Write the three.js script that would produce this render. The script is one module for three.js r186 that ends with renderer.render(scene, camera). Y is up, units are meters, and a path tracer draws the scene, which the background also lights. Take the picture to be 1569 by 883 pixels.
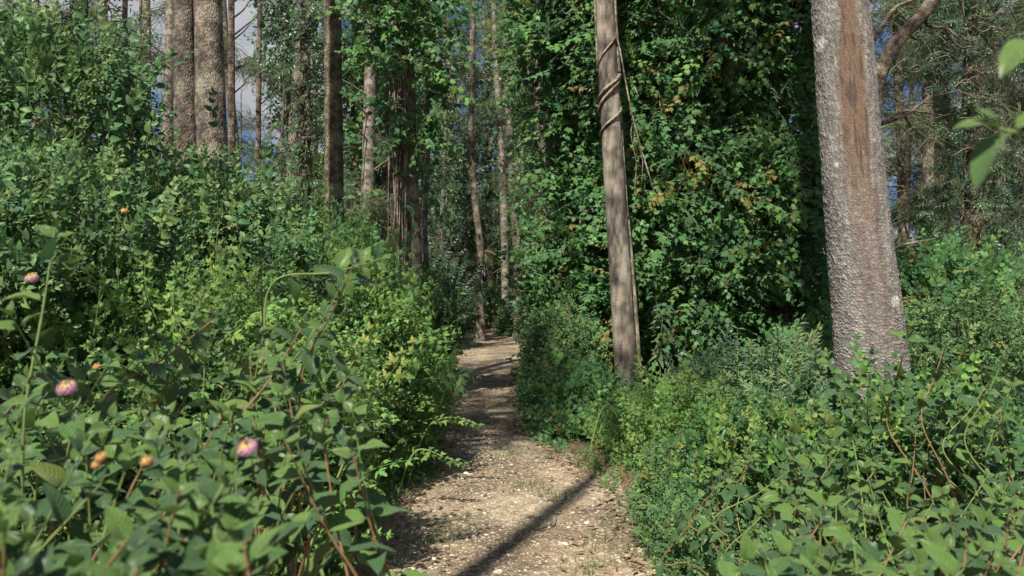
import * as THREE from 'three';
import { mergeGeometries } from 'three/addons/utils/BufferGeometryUtils.js';

// ---------------------------------------------------------------- camera, sky, sun, exposure
const V3 = THREE.Vector3, M4 = THREE.Matrix4, PI = Math.PI;
const FPX = 1231, HORIZON = 450, EYE = new V3(0, 1.6, 0);
const scene = new THREE.Scene();
const camera = new THREE.PerspectiveCamera(2 * Math.atan(441.5 / FPX) * 180 / PI, 16 / 9, 0.05, 600);
camera.position.copy(EYE);
camera.rotation.x = Math.atan((HORIZON - 441.5) / FPX);
camera.focus = 7.5;
camera.userData.fStop = 4.5;

const renderer = new THREE.WebGLRenderer({ antialias: true });
renderer.toneMapping = THREE.LinearToneMapping;
renderer.toneMappingExposure = 1.55;
renderer.shadowMap.enabled = true;

// seeded randomness and noise
function rng(seed) { let s = seed >>> 0; return () => { s = (s + 0x6d2b79f5) | 0; let t = Math.imul(s ^ (s >>> 15), 1 | s); t = (t + Math.imul(t ^ (t >>> 7), 61 | t)) ^ t; return ((t ^ (t >>> 14)) >>> 0) / 4294967296; }; }
function hash(x, y, z) { let h = Math.imul(x, 374761393) + Math.imul(y, 668265263) + Math.imul(z, 1274126177); h = Math.imul(h ^ (h >>> 13), 1274126177); return ((h ^ (h >>> 16)) >>> 0) / 4294967296; }
const fade = (t) => t * t * (3 - 2 * t), mix = (a, b, t) => a + (b - a) * t, clamp = (x, a = 0, b = 1) => Math.min(b, Math.max(a, x));
const smooth = (a, b, x) => fade(clamp((x - a) / (b - a)));
function vnoise(x, y, z = 0, per = 0) {   // value noise, 0..1, periodic in x and y when per > 0
  const ix = Math.floor(x), iy = Math.floor(y), iz = Math.floor(z), fx = fade(x - ix), fy = fade(y - iy), fz = fade(z - iz);
  const w = per ? (k) => ((k % per) + per) % per : (k) => k;
  const h = (a, b, c) => hash(w(ix + a), w(iy + b), iz + c);
  return mix(mix(mix(h(0, 0, 0), h(1, 0, 0), fx), mix(h(0, 1, 0), h(1, 1, 0), fx), fy), mix(mix(h(0, 0, 1), h(1, 0, 1), fx), mix(h(0, 1, 1), h(1, 1, 1), fx), fy), fz);
}
function fbm(x, y, z = 0, oct = 4, per = 0) { let s = 0, a = 0.5, n = 0; for (let i = 0; i < oct; i++) { s += a * vnoise(x, y, z + i * 17, per); n += a; a *= 0.5; x *= 2; y *= 2; z *= 2; per *= 2; } return s / n; }
function worley(x, y, per = 0) {          // [nearest, second nearest, cell value]
  const ix = Math.floor(x), iy = Math.floor(y); let a = 9, b = 9, id = 0;
  const w = per ? (k) => ((k % per) + per) % per : (k) => k;
  for (let j = -1; j <= 1; j++) for (let i = -1; i <= 1; i++) {
    const cx = w(ix + i), cy = w(iy + j), dx = ix + i + hash(cx, cy, 7) - x, dy = iy + j + hash(cx, cy, 11) - y, d = Math.hypot(dx, dy);
    if (d < a) { b = a; a = d; id = hash(cx, cy, 23); } else if (d < b) b = d;
  }
  return [a, b, id];
}

// sky: blue with broken white cloud
{
  const W = 1024, H = 512, data = new Float32Array(W * H * 4);
  for (let r = 0; r < H; r++) for (let c = 0; c < W; c++) {
    const up = ((r + 0.5) / H - 0.5) * PI, round = ((c + 0.5) / W - 0.5) * 2 * PI, y = Math.sin(up), x = Math.cos(round) * Math.cos(up), z = Math.sin(round) * Math.cos(up);
    const t = Math.pow(clamp(1 - Math.max(y, 0)), 3), k = 1.6 / (Math.max(y, 0) + 0.35);
    let col = [mix(0.036, 0.11, t), mix(0.095, 0.19, t), mix(0.24, 0.35, t)];
    const n = fbm(x * k * 1.7 + 4.2, z * k * 1.7 + 1.3, 3.1, 6), cl = smooth(0.4, 0.57, n), b = 0.27 + 0.12 * fbm(x * k * 4, z * k * 4, 9, 4);
    col = col.map((v, i) => mix(v, b * [0.97, 0.99, 1.04][i], cl));
    if (y < 0) col = col.map((v, i) => mix(v, [0.06, 0.07, 0.05][i], smooth(0, -0.08, y)));
    data.set([...col, 1], (r * W + c) * 4);
  }
  const sky = new THREE.DataTexture(data, W, H, THREE.RGBAFormat, THREE.FloatType);
  sky.mapping = THREE.EquirectangularReflectionMapping; sky.magFilter = sky.minFilter = THREE.LinearFilter; sky.needsUpdate = true;
  scene.background = sky; scene.environment = sky;
}
// sun: behind and to the left of the camera; the trunk shadow on the path gives its azimuth
const SUN_EL = 54 * PI / 180, SHADE = new V3(0.364, 0, -0.931).normalize();
const TO_SUN = new V3(-SHADE.x * Math.cos(SUN_EL), Math.sin(SUN_EL), -SHADE.z * Math.cos(SUN_EL));
const sun = new THREE.DirectionalLight(new THREE.Color(1, 0.94, 0.83), 5);
sun.target.position.set(0, 0, -12); sun.position.copy(TO_SUN).multiplyScalar(60).add(sun.target.position);
sun.castShadow = true; sun.shadow.radius = 1.2; sun.shadow.mapSize.set(4096, 4096);
Object.assign(sun.shadow.camera, { left: -40, right: 40, top: 40, bottom: -40, near: 1, far: 200 });
sun.name = 'sun'; scene.add(sun, sun.target);

// ---------------------------------------------------------------- helpers
const taken = new Map();
function numbered(n) { const k = taken.get(n) ?? 0; taken.set(n, k + 1); return k ? n + '_' + String(k).padStart(3, '0') : n; }
function thing(name, label, category, [x, y, z], group) {
  const o = new THREE.Group(); o.name = numbered(name); o.position.set(x, y, z); o.userData = { label, category }; if (group) o.userData.group = group;
  scene.add(o); return o;
}
function part(name, geo, mat, parent) { const m = new THREE.Mesh(geo, mat); m.name = name; m.castShadow = m.receiveShadow = true; parent.add(m); return m; }
function at(px, py, d) { return new V3((px - 784.5) / FPX * d, EYE.y + (HORIZON - py) / FPX * d, -d); }   // photo pixel at a distance along the view
const rgb = (r, g, b) => new THREE.Color().setRGB(r, g, b);
function dataTex(n, f, srgb = true) {
  const d = new Uint8Array(n * n * 4);
  for (let y = 0; y < n; y++) for (let x = 0; x < n; x++) { const c = f((x + 0.5) / n, (y + 0.5) / n); const a = Array.isArray(c) ? c : [c, c, c]; for (let k = 0; k < 3; k++) d[(y * n + x) * 4 + k] = clamp(a[k]) * 255; d[(y * n + x) * 4 + 3] = 255; }
  const t = new THREE.DataTexture(d, n, n); t.wrapS = t.wrapT = THREE.RepeatWrapping; t.magFilter = t.minFilter = THREE.LinearFilter; if (srgb) t.colorSpace = THREE.SRGBColorSpace; t.needsUpdate = true; return t;
}
const rep = (t, x, y = x) => { const c = t.clone(); c.repeat.set(x, y); c.needsUpdate = true; return c; };

// a limb: tube along points with a radius at each, displaced by disp(angle, metres along, centre)
function limb(pts, radii, nU, nA, disp, colour) {
  const curve = new THREE.CatmullRomCurve3(pts, false, 'centripetal'), P = [], C = [], U = [], I = [];
  const rAt = (t) => { const f = t * (radii.length - 1), i = Math.min(radii.length - 2, Math.floor(f)); return mix(radii[i], radii[i + 1], f - i); };
  let ref = new V3(0, 0, 1), along = 0, last = null; const T = new V3(), X = new V3(), Y = new V3(), q = new V3();
  for (let i = 0; i <= nU; i++) {
    const t = i / nU, c = curve.getPoint(t), r = rAt(t); curve.getTangent(t, T); if (last) along += c.distanceTo(last); last = c;
    X.crossVectors(ref, T); if (X.lengthSq() < 1e-4) X.set(1, 0, 0).cross(T); X.normalize(); Y.crossVectors(T, X).normalize(); ref.copy(Y);
    for (let j = 0; j <= nA; j++) {
      const a = j / nA * 2 * PI, rr = r + (disp ? disp(j === nA ? 0 : a, along, r, c) : 0);
      q.copy(c).addScaledVector(X, Math.cos(a) * rr).addScaledVector(Y, Math.sin(a) * rr);
      P.push(q.x, q.y, q.z); U.push(j / nA * 2 * PI * r, along);
      if (colour) C.push(...colour(j === nA ? 0 : a, along, q));
    }
  }
  for (let i = 0; i < nU; i++) for (let j = 0; j < nA; j++) { const a = i * (nA + 1) + j, b = a + nA + 1; I.push(a, a + 1, b, a + 1, b + 1, b); }
  const g = new THREE.BufferGeometry(); g.setAttribute('position', new THREE.Float32BufferAttribute(P, 3)); g.setAttribute('uv', new THREE.Float32BufferAttribute(U, 2));
  if (colour) g.setAttribute('color', new THREE.Float32BufferAttribute(C, 3));
  g.setIndex(I); g.computeVertexNormals();
  const N = g.attributes.normal;   // close the seam's shading
  for (let i = 0; i <= nU; i++) { const a = i * (nA + 1), b = a + nA; q.set(N.getX(a) + N.getX(b), N.getY(a) + N.getY(b), N.getZ(a) + N.getZ(b)).normalize(); N.setXYZ(a, q.x, q.y, q.z); N.setXYZ(b, q.x, q.y, q.z); }
  return g;
}
const local = (pts, o) => pts.map((p) => p.clone().sub(o.position));

// ---------------------------------------------------------------- materials
const bark = (freqU, freqV, seed) => (u, v) => {
  const [a, b] = worley(u * freqU + 0.3 * Math.sin(v * 2 * PI * 3), v * freqV, 0); return clamp((b - a) * 1.6) * 0.6 + 0.4 * fbm(u * 24 + seed, v * 8, seed, 4);
};
const barkBump = dataTex(512, (u, v) => { const [a, b] = worley(u * 22, v * 9, 0); const wrapU = Math.min(u, 1 - u); return clamp((b - a) * 1.5) * 0.55 + 0.45 * fbm(u * 16, v * 16, 2, 5, 16); }, false);
const barkMap = dataTex(512, (u, v) => { const n = fbm(u * 8, v * 8, 5, 6, 8), m = fbm(u * 32, v * 16, 8, 3, 16), p = smooth(0.58, 0.7, fbm(u * 4, v * 4, 12, 5, 4)); const k = 0.52 + 0.55 * (n - 0.5) + 0.5 * (m - 0.5); return [mix(k, 0.86, p * 0.55), mix(k * 0.95, 0.87, p * 0.55), mix(k * 0.89, 0.82, p * 0.55)]; });
const MAT = {};
MAT.bark = new THREE.MeshStandardMaterial({ name: 'bark', color: rgb(0.62, 0.56, 0.49), map: rep(barkMap, 1.3, 1.3), bumpMap: rep(barkBump, 2.2, 2.2), bumpScale: 0.012, roughness: 0.95 });
MAT.barkSmooth = new THREE.MeshStandardMaterial({ name: 'smooth grey bark', color: rgb(0.72, 0.67, 0.61), map: rep(barkMap, 0.8, 0.5), bumpMap: rep(barkBump, 3, 3), bumpScale: 0.006, roughness: 0.92 });
MAT.barkBacklit = new THREE.MeshStandardMaterial({ name: 'furrowed brown bark darkened as backlit', color: rgb(0.52, 0.45, 0.38), map: rep(barkMap, 1, 1), bumpMap: rep(barkBump, 2, 2), bumpScale: 0.02, roughness: 0.95 });  // colour set darker than plain bark to stand for backlit trunks
MAT.barkPale = new THREE.MeshStandardMaterial({ name: 'speckled pale bark', color: rgb(0.76, 0.72, 0.66), map: rep(barkMap, 2, 2), bumpMap: rep(barkBump, 3, 3), bumpScale: 0.008, roughness: 0.95 });
MAT.twig = new THREE.MeshStandardMaterial({ name: 'twig', color: rgb(0.2, 0.16, 0.12), roughness: 0.9 });
MAT.vineStem = new THREE.MeshStandardMaterial({ name: 'woody vine', color: rgb(0.85, 0.76, 0.63), map: rep(barkMap, 4, 2), bumpMap: rep(barkBump, 8, 2), bumpScale: 0.004, roughness: 0.9 });
MAT.dryStem = new THREE.MeshStandardMaterial({ name: 'dry vine', color: rgb(0.26, 0.19, 0.125), roughness: 0.9 });
MAT.greenStem = new THREE.MeshStandardMaterial({ name: 'green stem', color: rgb(0.16, 0.22, 0.06), roughness: 0.7 });
MAT.redStem = new THREE.MeshStandardMaterial({ name: 'reddish stem', color: rgb(0.22, 0.12, 0.06), roughness: 0.7 });
MAT.straw = new THREE.MeshStandardMaterial({ name: 'straw', color: rgb(0.36, 0.27, 0.17), roughness: 0.95 });

// veined leaf: colour and relief of the blade
const veinAt = (u, v) => { const x = Math.abs(u - 0.5) * 2, m = Math.exp(-Math.pow(x / 0.05, 2)), s = (v - x * 0.28) * 8, f = Math.abs(s - Math.round(s)); return Math.max(m, Math.exp(-Math.pow(f / 0.13, 2)) * clamp(1.15 - x)); };
const veinMap = dataTex(256, (u, v) => { const k = 0.9 + 0.16 * (fbm(u * 8, v * 8, 4, 3) - 0.5), n = 0.1 * veinAt(u, v); return [k + n, k + n, k + n * 0.6]; });
const veinBump = dataTex(256, (u, v) => clamp(0.75 - 0.6 * veinAt(u, v) + 0.25 * (fbm(u * 24, v * 24, 1, 3) - 0.5)), false);
const leafMat = (name, r, g, b, o = {}) => new THREE.MeshPhysicalMaterial({ name, color: rgb(r, g, b), roughness: 1, specularIntensity: 0.4, transmission: 0.32, thickness: 0, clearcoat: o.coat ?? 0.5, clearcoatRoughness: o.gloss ?? 0.42, side: THREE.DoubleSide, ...(o.veins ? { map: veinMap, bumpMap: veinBump, bumpScale: 0.003 } : {}) });
// tones: the same kind of leaf in a few natural greens (young, full, dull, yellowing)
const TONES = {
  lantana: [[0.095, 0.195, 0.036], [0.058, 0.135, 0.032], [0.15, 0.27, 0.042], [0.07, 0.16, 0.042], [0.22, 0.28, 0.05]],
  balloon: [[0.15, 0.275, 0.045], [0.11, 0.22, 0.04], [0.19, 0.32, 0.06], [0.085, 0.18, 0.035], [0.26, 0.32, 0.06]],
  lobed: [[0.09, 0.21, 0.045], [0.07, 0.165, 0.04], [0.13, 0.26, 0.05], [0.075, 0.18, 0.055], [0.19, 0.29, 0.06]],
  ovate: [[0.09, 0.185, 0.05], [0.12, 0.22, 0.055], [0.065, 0.145, 0.045], [0.16, 0.26, 0.06], [0.21, 0.26, 0.06]],
  lance: [[0.12, 0.21, 0.08], [0.09, 0.17, 0.065], [0.16, 0.25, 0.085], [0.13, 0.24, 0.065], [0.2, 0.26, 0.07]],
  glossy: [[0.05, 0.105, 0.035], [0.065, 0.13, 0.04], [0.055, 0.11, 0.045], [0.09, 0.15, 0.045], [0.13, 0.15, 0.06]],
  needle: [[0.14, 0.17, 0.085], [0.11, 0.145, 0.07], [0.18, 0.2, 0.11], [0.09, 0.125, 0.06], [0.2, 0.18, 0.11]],
};
for (const k in TONES) if (k !== 'needle') TONES[k] = TONES[k].map(([r, g, b]) => [r * 0.93, g * 0.97, b * 1.25]);
TONES.lobed[4] = [0.2, 0.17, 0.05];
const LEAFMATS = {}, BULK = {};
for (const k in TONES) {
  const o = { veins: k === 'lantana', coat: { glossy: 0.6, needle: 0.02, lantana: 0.3, lance: 0.36, balloon: 0.18 }[k] ?? 0.26, gloss: k === 'glossy' ? 0.27 : 0.36 };
  LEAFMATS[k] = TONES[k].map((c, i) => leafMat(k + ' leaf ' + i, ...c, o));
  BULK[k] = leafMat(k + ' foliage', 1, 1, 1, { ...o, veins: false });
}

// ---------------------------------------------------------------- leaves
function geo(P, U, I) { const g = new THREE.BufferGeometry(); g.setAttribute('position', new THREE.Float32BufferAttribute(P, 3)); g.setAttribute('uv', new THREE.Float32BufferAttribute(U, 2)); g.setIndex(I); g.computeVertexNormals(); return g; }
function bladeLeaf(len, wid, rows, cols, seed, { widest = 0.38, fold = 0.35, droop = 0.25, wave = 0.05, petiole = 0.1 } = {}) {
  const R = rng(seed), P = [], U = [], I = [], p1 = R() * 6, p2 = R() * 6, twist = (R() - 0.5) * 0.5;
  for (let i = 0; i <= rows; i++) {
    const t = i / rows, w = Math.max(0.012, Math.pow(Math.sin(PI * Math.pow(t, Math.log(0.5) / Math.log(widest))), 0.85) * (1 - 0.12 * t)) * wid / 2;
    for (let j = 0; j <= cols; j++) {
      const s = j / cols * 2 - 1, x = s * w;
      const y = fold * Math.abs(x) - droop * t * t * len + wave * len * Math.sin(t * 9 + (s > 0 ? p1 : p2)) * Math.abs(s) * 0.5 + twist * x * t;
      P.push(x, y, petiole * len + t * len); U.push(0.5 + s * 0.5, t);
    }
  }
  for (let i = 0; i < rows; i++) for (let j = 0; j < cols; j++) { const a = i * (cols + 1) + j, b = a + cols + 1; I.push(a, b, a + 1, a + 1, b, b + 1); }
  const k = P.length / 3, h = wid * 0.022;      // petiole
  P.push(-h, 0, 0, h, 0, 0, 0, 0, petiole * len * 1.15); U.push(0.5, 0, 0.5, 0, 0.5, 0.02); I.push(k, k + 2, k + 1);
  return geo(P, U, I);
}
const LOBES = [[0.07, -0.13], [0.3, -0.2], [0.3, -0.03], [0.58, 0.1], [0.34, 0.22], [0.46, 0.52], [0.19, 0.46], [0, 0.95]];
function lobedLeaf(size, seed, pts = LOBES, droop = 0.35, off = 0.25) {
  const R = rng(seed), out = [...pts, ...pts.slice(0, -1).reverse().map(([x, y]) => [-x, y])], P = [0, 0, (0.05 + off) * size], U = [0.5, 0.3], I = [], k0 = (R() - 0.5) * 0.3;
  for (const [x, y] of out) { const r2 = x * x + y * y, j = 1 + (R() - 0.5) * 0.16; P.push(x * size * j, (-droop * r2 + k0 * x * 0.5 + (R() - 0.5) * 0.06) * size, (y * j + off) * size); U.push(0.5 + x * 0.8, 0.2 + y * 0.8); }
  for (let i = 1; i < out.length; i++) I.push(0, i + 1, i);
  I.push(0, 1, out.length);
  const n = P.length / 3; P.push(-0.02 * size, 0, 0, 0.02 * size, 0, 0); U.push(0.5, 0, 0.5, 0); I.push(n, 0, n + 1);
  return geo(P, U, I);
}
const LEAFLET = [[0.05, 0], [0.24, 0.1], [0.17, 0.24], [0.34, 0.44], [0.16, 0.5], [0.18, 0.72], [0, 1]];
function dissectedLeaf(size, seed) {
  const R = rng(seed), gs = [];
  for (const [a, s, z] of [[0, 0.62, 0.4], [1.15, 0.5, 0.34], [-1.15, 0.5, 0.34]]) {
    const g = lobedLeaf(size * s, seed + Math.floor(a * 10) + 40, LEAFLET, 0.3, 0.08); g.rotateZ((R() - 0.5) * 0.5); g.rotateY(a + (R() - 0.5) * 0.2); g.translate(0, 0, z * size); gs.push(g);
  }
  const h = size * 0.012; gs.push(geo([-h, 0, 0, h, 0, 0, 0, 0, size * 0.42], [0.5, 0, 0.5, 0, 0.5, 0.1], [0, 2, 1]));
  return mergeGeometries(gs);
}
function needleSpray(seed, n = 18, len = 0.34) {
  const R = rng(seed), gs = [];
  for (let i = 0; i < n; i++) {
    const a = R() * 2 * PI, sp = 0.15 + R() * 0.8, L = len * (0.6 + 0.7 * R()), w = 0.0032, P = [], U = [], I = [];
    const d = new V3(Math.cos(a) * sp, 0.2 - R() * 0.5, Math.sin(a) * sp).normalize(), p = new V3(0, 0, (R() - 0.3) * 0.12).add(new V3(R() - 0.5, R() - 0.5, R() - 0.5).multiplyScalar(0.06)), s = new V3(R() - 0.5, R() - 0.5, R() - 0.5).cross(d).normalize();
    for (let k = 0; k <= 3; k++) { P.push(p.x - s.x * w, p.y - s.y * w, p.z - s.z * w, p.x + s.x * w, p.y + s.y * w, p.z + s.z * w); U.push(0, k / 3, 1, k / 3); p.addScaledVector(d, L / 3); d.y -= 0.32; d.normalize(); }
    for (let k = 0; k < 3; k++) { const b = k * 2; I.push(b, b + 1, b + 2, b + 1, b + 3, b + 2); }
    gs.push(geo(P, U, I));
  }
  return mergeGeometries(gs);
}
const LEAF = {
  lantana: [1, 2, 3, 4].map((s) => bladeLeaf(0.07, 0.046, 8, 4, s, { widest: 0.36, fold: 0.3, droop: 0.22 + 0.06 * s, wave: 0.05 })),
  balloon: [1, 2, 3].map((s) => dissectedLeaf(0.075, s)),
  lobed: [1, 2, 3].map((s) => lobedLeaf(0.085, s)),
  ovate: [1, 2, 3].map((s) => bladeLeaf(0.055, 0.034, 4, 2, s + 9, { fold: 0.3, droop: 0.3 })),
  lance: [1, 2, 3].map((s) => bladeLeaf(0.105, 0.03, 6, 2, s + 19, { fold: 0.4, droop: 0.45, widest: 0.4 })),
  glossy: [1, 2, 3].map((s) => bladeLeaf(0.085, 0.034, 4, 2, s + 29, { fold: 0.3, droop: 0.4 })),
};
const LEAFLOW = { lantana: [1, 2, 3].map((s) => bladeLeaf(0.07, 0.046, 4, 2, s, { widest: 0.36, fold: 0.3, droop: 0.3 })) };

function frame(p, z, up, s = 1) {   // matrix with +z along z, +y near up
  const Z = z.clone().normalize(), X = new V3().crossVectors(up, Z); if (X.lengthSq() < 1e-5) X.set(1, 0, 0); X.normalize(); const Y = new V3().crossVectors(Z, X);
  return new M4().makeBasis(X, Y, Z).scale(new V3(s, s, s)).setPosition(p);
}
// a sprig: a short shoot along +z that carries leaves; kept both whole (for masses) and leaf by leaf (for near leaves)
const SHAPES = { lantana: { n: 4, pairs: true, len: 0.2, spread: 1.0 }, balloon: { n: 8, len: 0.3, spread: 0.9 }, lobed: { n: 7, len: 0.36, spread: 0.9 }, ovate: { n: 5, pairs: true, len: 0.2, spread: 1.0 }, lance: { n: 6, pairs: true, len: 0.26, spread: 0.8 }, glossy: { n: 12, len: 0.34, spread: 0.9 } };
function makeSprig(kind, seed) {
  if (kind === 'needle') return { whole: needleSpray(seed), leaves: [] };
  const R = rng(seed * 77 + 5), S = SHAPES[kind], leaves = [], bend = (R() - 0.3) * 0.5, low = LEAFLOW[kind] ?? LEAF[kind];
  const at2 = (t) => new V3(Math.sin(t * 3) * 0.02, -bend * t * t * S.len * 0.5, t * S.len);
  for (let i = 0; i < S.n; i++) {
    const t = (i + 0.6) / S.n, p = at2(t), sides = S.pairs ? [0, PI] : [(i % 2) * PI];
    for (const sd of sides) {
      const a = sd + (S.pairs ? (i % 2) * PI / 2 * 0.8 : 0) + (R() - 0.5) * 0.9, out = new V3(Math.cos(a), Math.sin(a) * 0.6, 0).multiplyScalar(S.spread).add(new V3(0, -0.12, 0.35 + 0.5 * t + R() * 0.3));
      leaves.push({ m: frame(p, out, new V3((R() - 0.5) * 0.8, 1, (R() - 0.5) * 0.8 - 0.2), (0.75 + 0.45 * R()) * (1 - 0.4 * t * t)), k: Math.floor(R() * LEAF[kind].length) });
    }
  }
  leaves.push({ m: frame(at2(1), new V3(R() - 0.5, 0.3, 1), new V3(0, 1, 0.2), 0.5), k: 0 });
  const stem = limb([0, 0.35, 0.7, 1].map(at2), [0.0022, 0.002, 0.0015, 0.0008], 4, 3);
  const whole = mergeGeometries([stem, ...leaves.map((l) => low[l.k % low.length].clone().applyMatrix4(l.m))]);
  return { whole, stem, leaves };
}
const SPRIG = {}; for (const k of [...Object.keys(SHAPES), 'needle']) SPRIG[k] = [1, 2, 3].map((s) => makeSprig(k, s));

function inView(p, margin = 0.04) { const z = -p.z; if (z < 0.3) return false; const x = p.x / z * FPX / 784.5, y = (p.y - EYE.y) / z * FPX / 441.5; return Math.abs(x) < 1 + margin && Math.abs(y) < 1 + margin; }
// foliage of one thing: the shoots that show largest are built leaf by leaf, the rest is one mass
function foliage(o, kind, shoots, { singles = 0, tint = [1, 1, 1], vary = 0.28, seed = 1, name = 'foliage' } = {}) {
  const R = rng(seed * 991 + 3), base = new M4().makeTranslation(-o.position.x, -o.position.y, -o.position.z), rest = [[], [], []];
  let left = singles; const chosen = new Set();
  if (singles) shoots.map((s, i) => ({ i, s, d: s.p.distanceTo(EYE) - 0.5 * (s.out ?? 0) })).filter(({ s }) => inView(s.p) && s.n.dot(EYE.clone().sub(s.p).normalize()) > 0.05).sort((a, b) => a.d - b.d).some(({ i, s }) => {
    const sp = SPRIG[kind][s.v]; if (left < sp.leaves.length) return true; left -= sp.leaves.length; chosen.add(i); return false;
  });
  const stems = [];
  shoots.forEach((s, i) => {
    if (!chosen.has(i)) { rest[s.v].push(s); return; }
    const sp = SPRIG[kind][s.v], m = base.clone().multiply(s.m); stems.push(sp.stem.clone().applyMatrix4(m));
    const tone = R();
    for (const l of sp.leaves) { const t = tone < 0.75 ? Math.floor(R() * 4) : Math.floor(R() * 5), me = part('leaf', LEAF[kind][l.k], LEAFMATS[kind][t], o); me.applyMatrix4(m.clone().multiply(l.m)); }
  });
  if (stems.length) { const st = part('shoot_stems', mergeGeometries(stems), MAT.greenStem, o); st.userData.kind = 'stuff'; }
  const mass = new THREE.Group(); mass.name = name; mass.userData.kind = 'stuff'; const c = new THREE.Color();
  rest.forEach((list, v) => {
    if (!list.length) return;
    const im = new THREE.InstancedMesh(SPRIG[kind][v].whole, BULK[kind], list.length); im.name = name === 'crown' ? 'spray' : 'shoots'; im.castShadow = im.receiveShadow = true; im.userData.kind = 'stuff';
    list.forEach((s, i) => { im.setMatrixAt(i, base.clone().multiply(s.m)); const t = TONES[kind][R() < 0.93 ? Math.floor(R() * 4) : 4], k = 1 + (R() - 0.5) * 2 * vary, w = 1 + (R() - 0.5) * 0.3; im.setColorAt(i, c.setRGB(t[0] * k * w * tint[0], t[1] * k * tint[1], t[2] * k * tint[2])); });
    mass.add(im);
  });
  if (mass.children.length) o.add(mass);
  return mass;
}
const rdir = (R) => { const z = R() * 2 - 1, a = R() * 2 * PI, r = Math.sqrt(1 - z * z); return new V3(r * Math.cos(a), z, r * Math.sin(a)); };
const SEEK = TO_SUN.clone();
function shoot(p, n, dir, up, scale, R) { return { p, n, m: frame(p, dir, up, scale), v: Math.floor(R() * 3), out: 0 }; }
// shoots over billowing clumps; each clump is a centre, radii and an outward direction
const hidden = (p, n, R) => n.dot(EYE.clone().sub(p).normalize()) < -0.4 && R() < 0.75;   // the far side carries fewer shoots
function clumpShoots(clumps, count, { seed = 1, deep = 0.45, scale = 1, droop = 0, hang = 0, floor = 0.03, base = null } = {}) {
  const R = rng(seed * 131 + 7), out = [], area = clumps.map((c) => c.r.x * c.r.y + c.r.z * c.r.x); let sum = 0; const cum = area.map((a) => (sum += a)); let guard = 0;
  while (out.length < count && guard++ < count * 6) {
    const pick = R() * sum, c = clumps[cum.findIndex((v) => v >= pick)], u = rdir(R); if (u.dot(c.out) < -0.35) continue;
    const stray = R() < 0.045, k = (stray ? 1.08 + 0.35 * R() : 1 - deep * Math.pow(R(), 1.7)) * (0.86 + 0.28 * vnoise(u.x * 3 + c.c.x * 9, u.y * 3 + c.c.y * 5, u.z * 3));
    const p = new V3(c.c.x + u.x * c.r.x * k, c.c.y + u.y * c.r.y * k, c.c.z + u.z * c.r.z * k), n = new V3(u.x / c.r.x, u.y / c.r.y, u.z / c.r.z).normalize(), gy = base ?? groundY(p.x, p.z);
    if (p.y < gy + floor) { if (p.y < gy - 0.15) continue; p.y = gy + floor + 0.03 * R(); }
    const side = sideDist(p.x, p.z); if (side < -0.06 && p.y < 0.45 + 0.5 * R()) continue; if (side < -0.3 && p.y < 1.2 && R() < 0.9) continue;
    if (hidden(p, c.out, R)) continue;
    const dir = n.clone().multiplyScalar(0.55).add(rdir(R).multiplyScalar(0.7)).add(new V3(0, 0.25 - droop - hang, 0)), up = n.clone().multiplyScalar(0.35).addScaledVector(SEEK, 0.65).addScaledVector(rdir(R), 0.38);
    out.push(shoot(p, n, stray && !hang ? dir.add(new V3(0, 0.9, 0)) : dir, up, scale * (stray ? 1.25 : 0.5 + 0.75 * R()), R));
  }
  return out;
}
function moundShoots(c, r, count, { seed = 1, deep, scale = 1, droop = 0, lumps = 15, size = 0.46 } = {}) {
  const R = rng(seed * 37 + 11), cl = [{ c: c.clone(), r: r.clone().multiplyScalar(0.72), out: new V3(0, 1, 0) }], g = Math.cbrt(r.x * r.y * r.z);
  while (cl.length < lumps) { const u = rdir(R); if (u.y < -0.05) continue; const k = 0.68 + 0.12 * R(), q = size * g * (0.6 + 0.7 * R()); cl.push({ c: new V3(c.x + u.x * r.x * k, c.y + u.y * r.y * k, c.z + u.z * r.z * k), r: new V3(q, q * (0.7 + 0.4 * R()), q), out: u }); }
  return clumpShoots(cl, count, { seed, deep, scale, droop });
}
// shoots draped down a column (a vine-clad trunk): radius by height and angle
function drapeShoots(x0, z0, x1, z1, y0, y1, rad, count, { seed = 1, deep = 0.5, scale = 1, hang = 0.7, lumps = 46, size = 0.5 } = {}) {
  const R = rng(seed * 517 + 1), cl = [];
  for (let i = 0; i < lumps; i++) { const t = (i + R()) / lumps, a = i * 2.4 + R(), r = rad(t, a), q = size * (0.55 + 0.75 * R()) * Math.min(1, r + 0.25), k = r * (0.35 + 0.65 * R()); cl.push({ c: new V3(mix(x0, x1, t) + Math.cos(a) * k, mix(y0, y1, t), mix(z0, z1, t) + Math.sin(a) * k), r: new V3(q, q * (0.7 + 0.6 * R()), q), out: new V3(Math.cos(a), 0.35, Math.sin(a)).normalize() }); }
  return clumpShoots(cl, count, { seed, deep, scale, hang: hang * 0.8 });
}
function ballShoots(c, r, count, { seed = 1, scale = 1, droop = 0.3 } = {}) {
  const R = rng(seed * 313 + 1), out = [];
  for (let i = 0; i < count; i++) { const u = rdir(R), k = Math.pow(R(), 0.4), p = new V3(c.x + u.x * r.x * k, c.y + u.y * r.y * k, c.z + u.z * r.z * k); out.push(shoot(p, u, u.clone().add(rdir(R)).add(new V3(0, -droop, 0)), new V3(0, 1, 0).addScaledVector(rdir(R), 0.5), scale * (0.7 + 0.6 * R()), R)); }
  return out;
}

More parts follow.
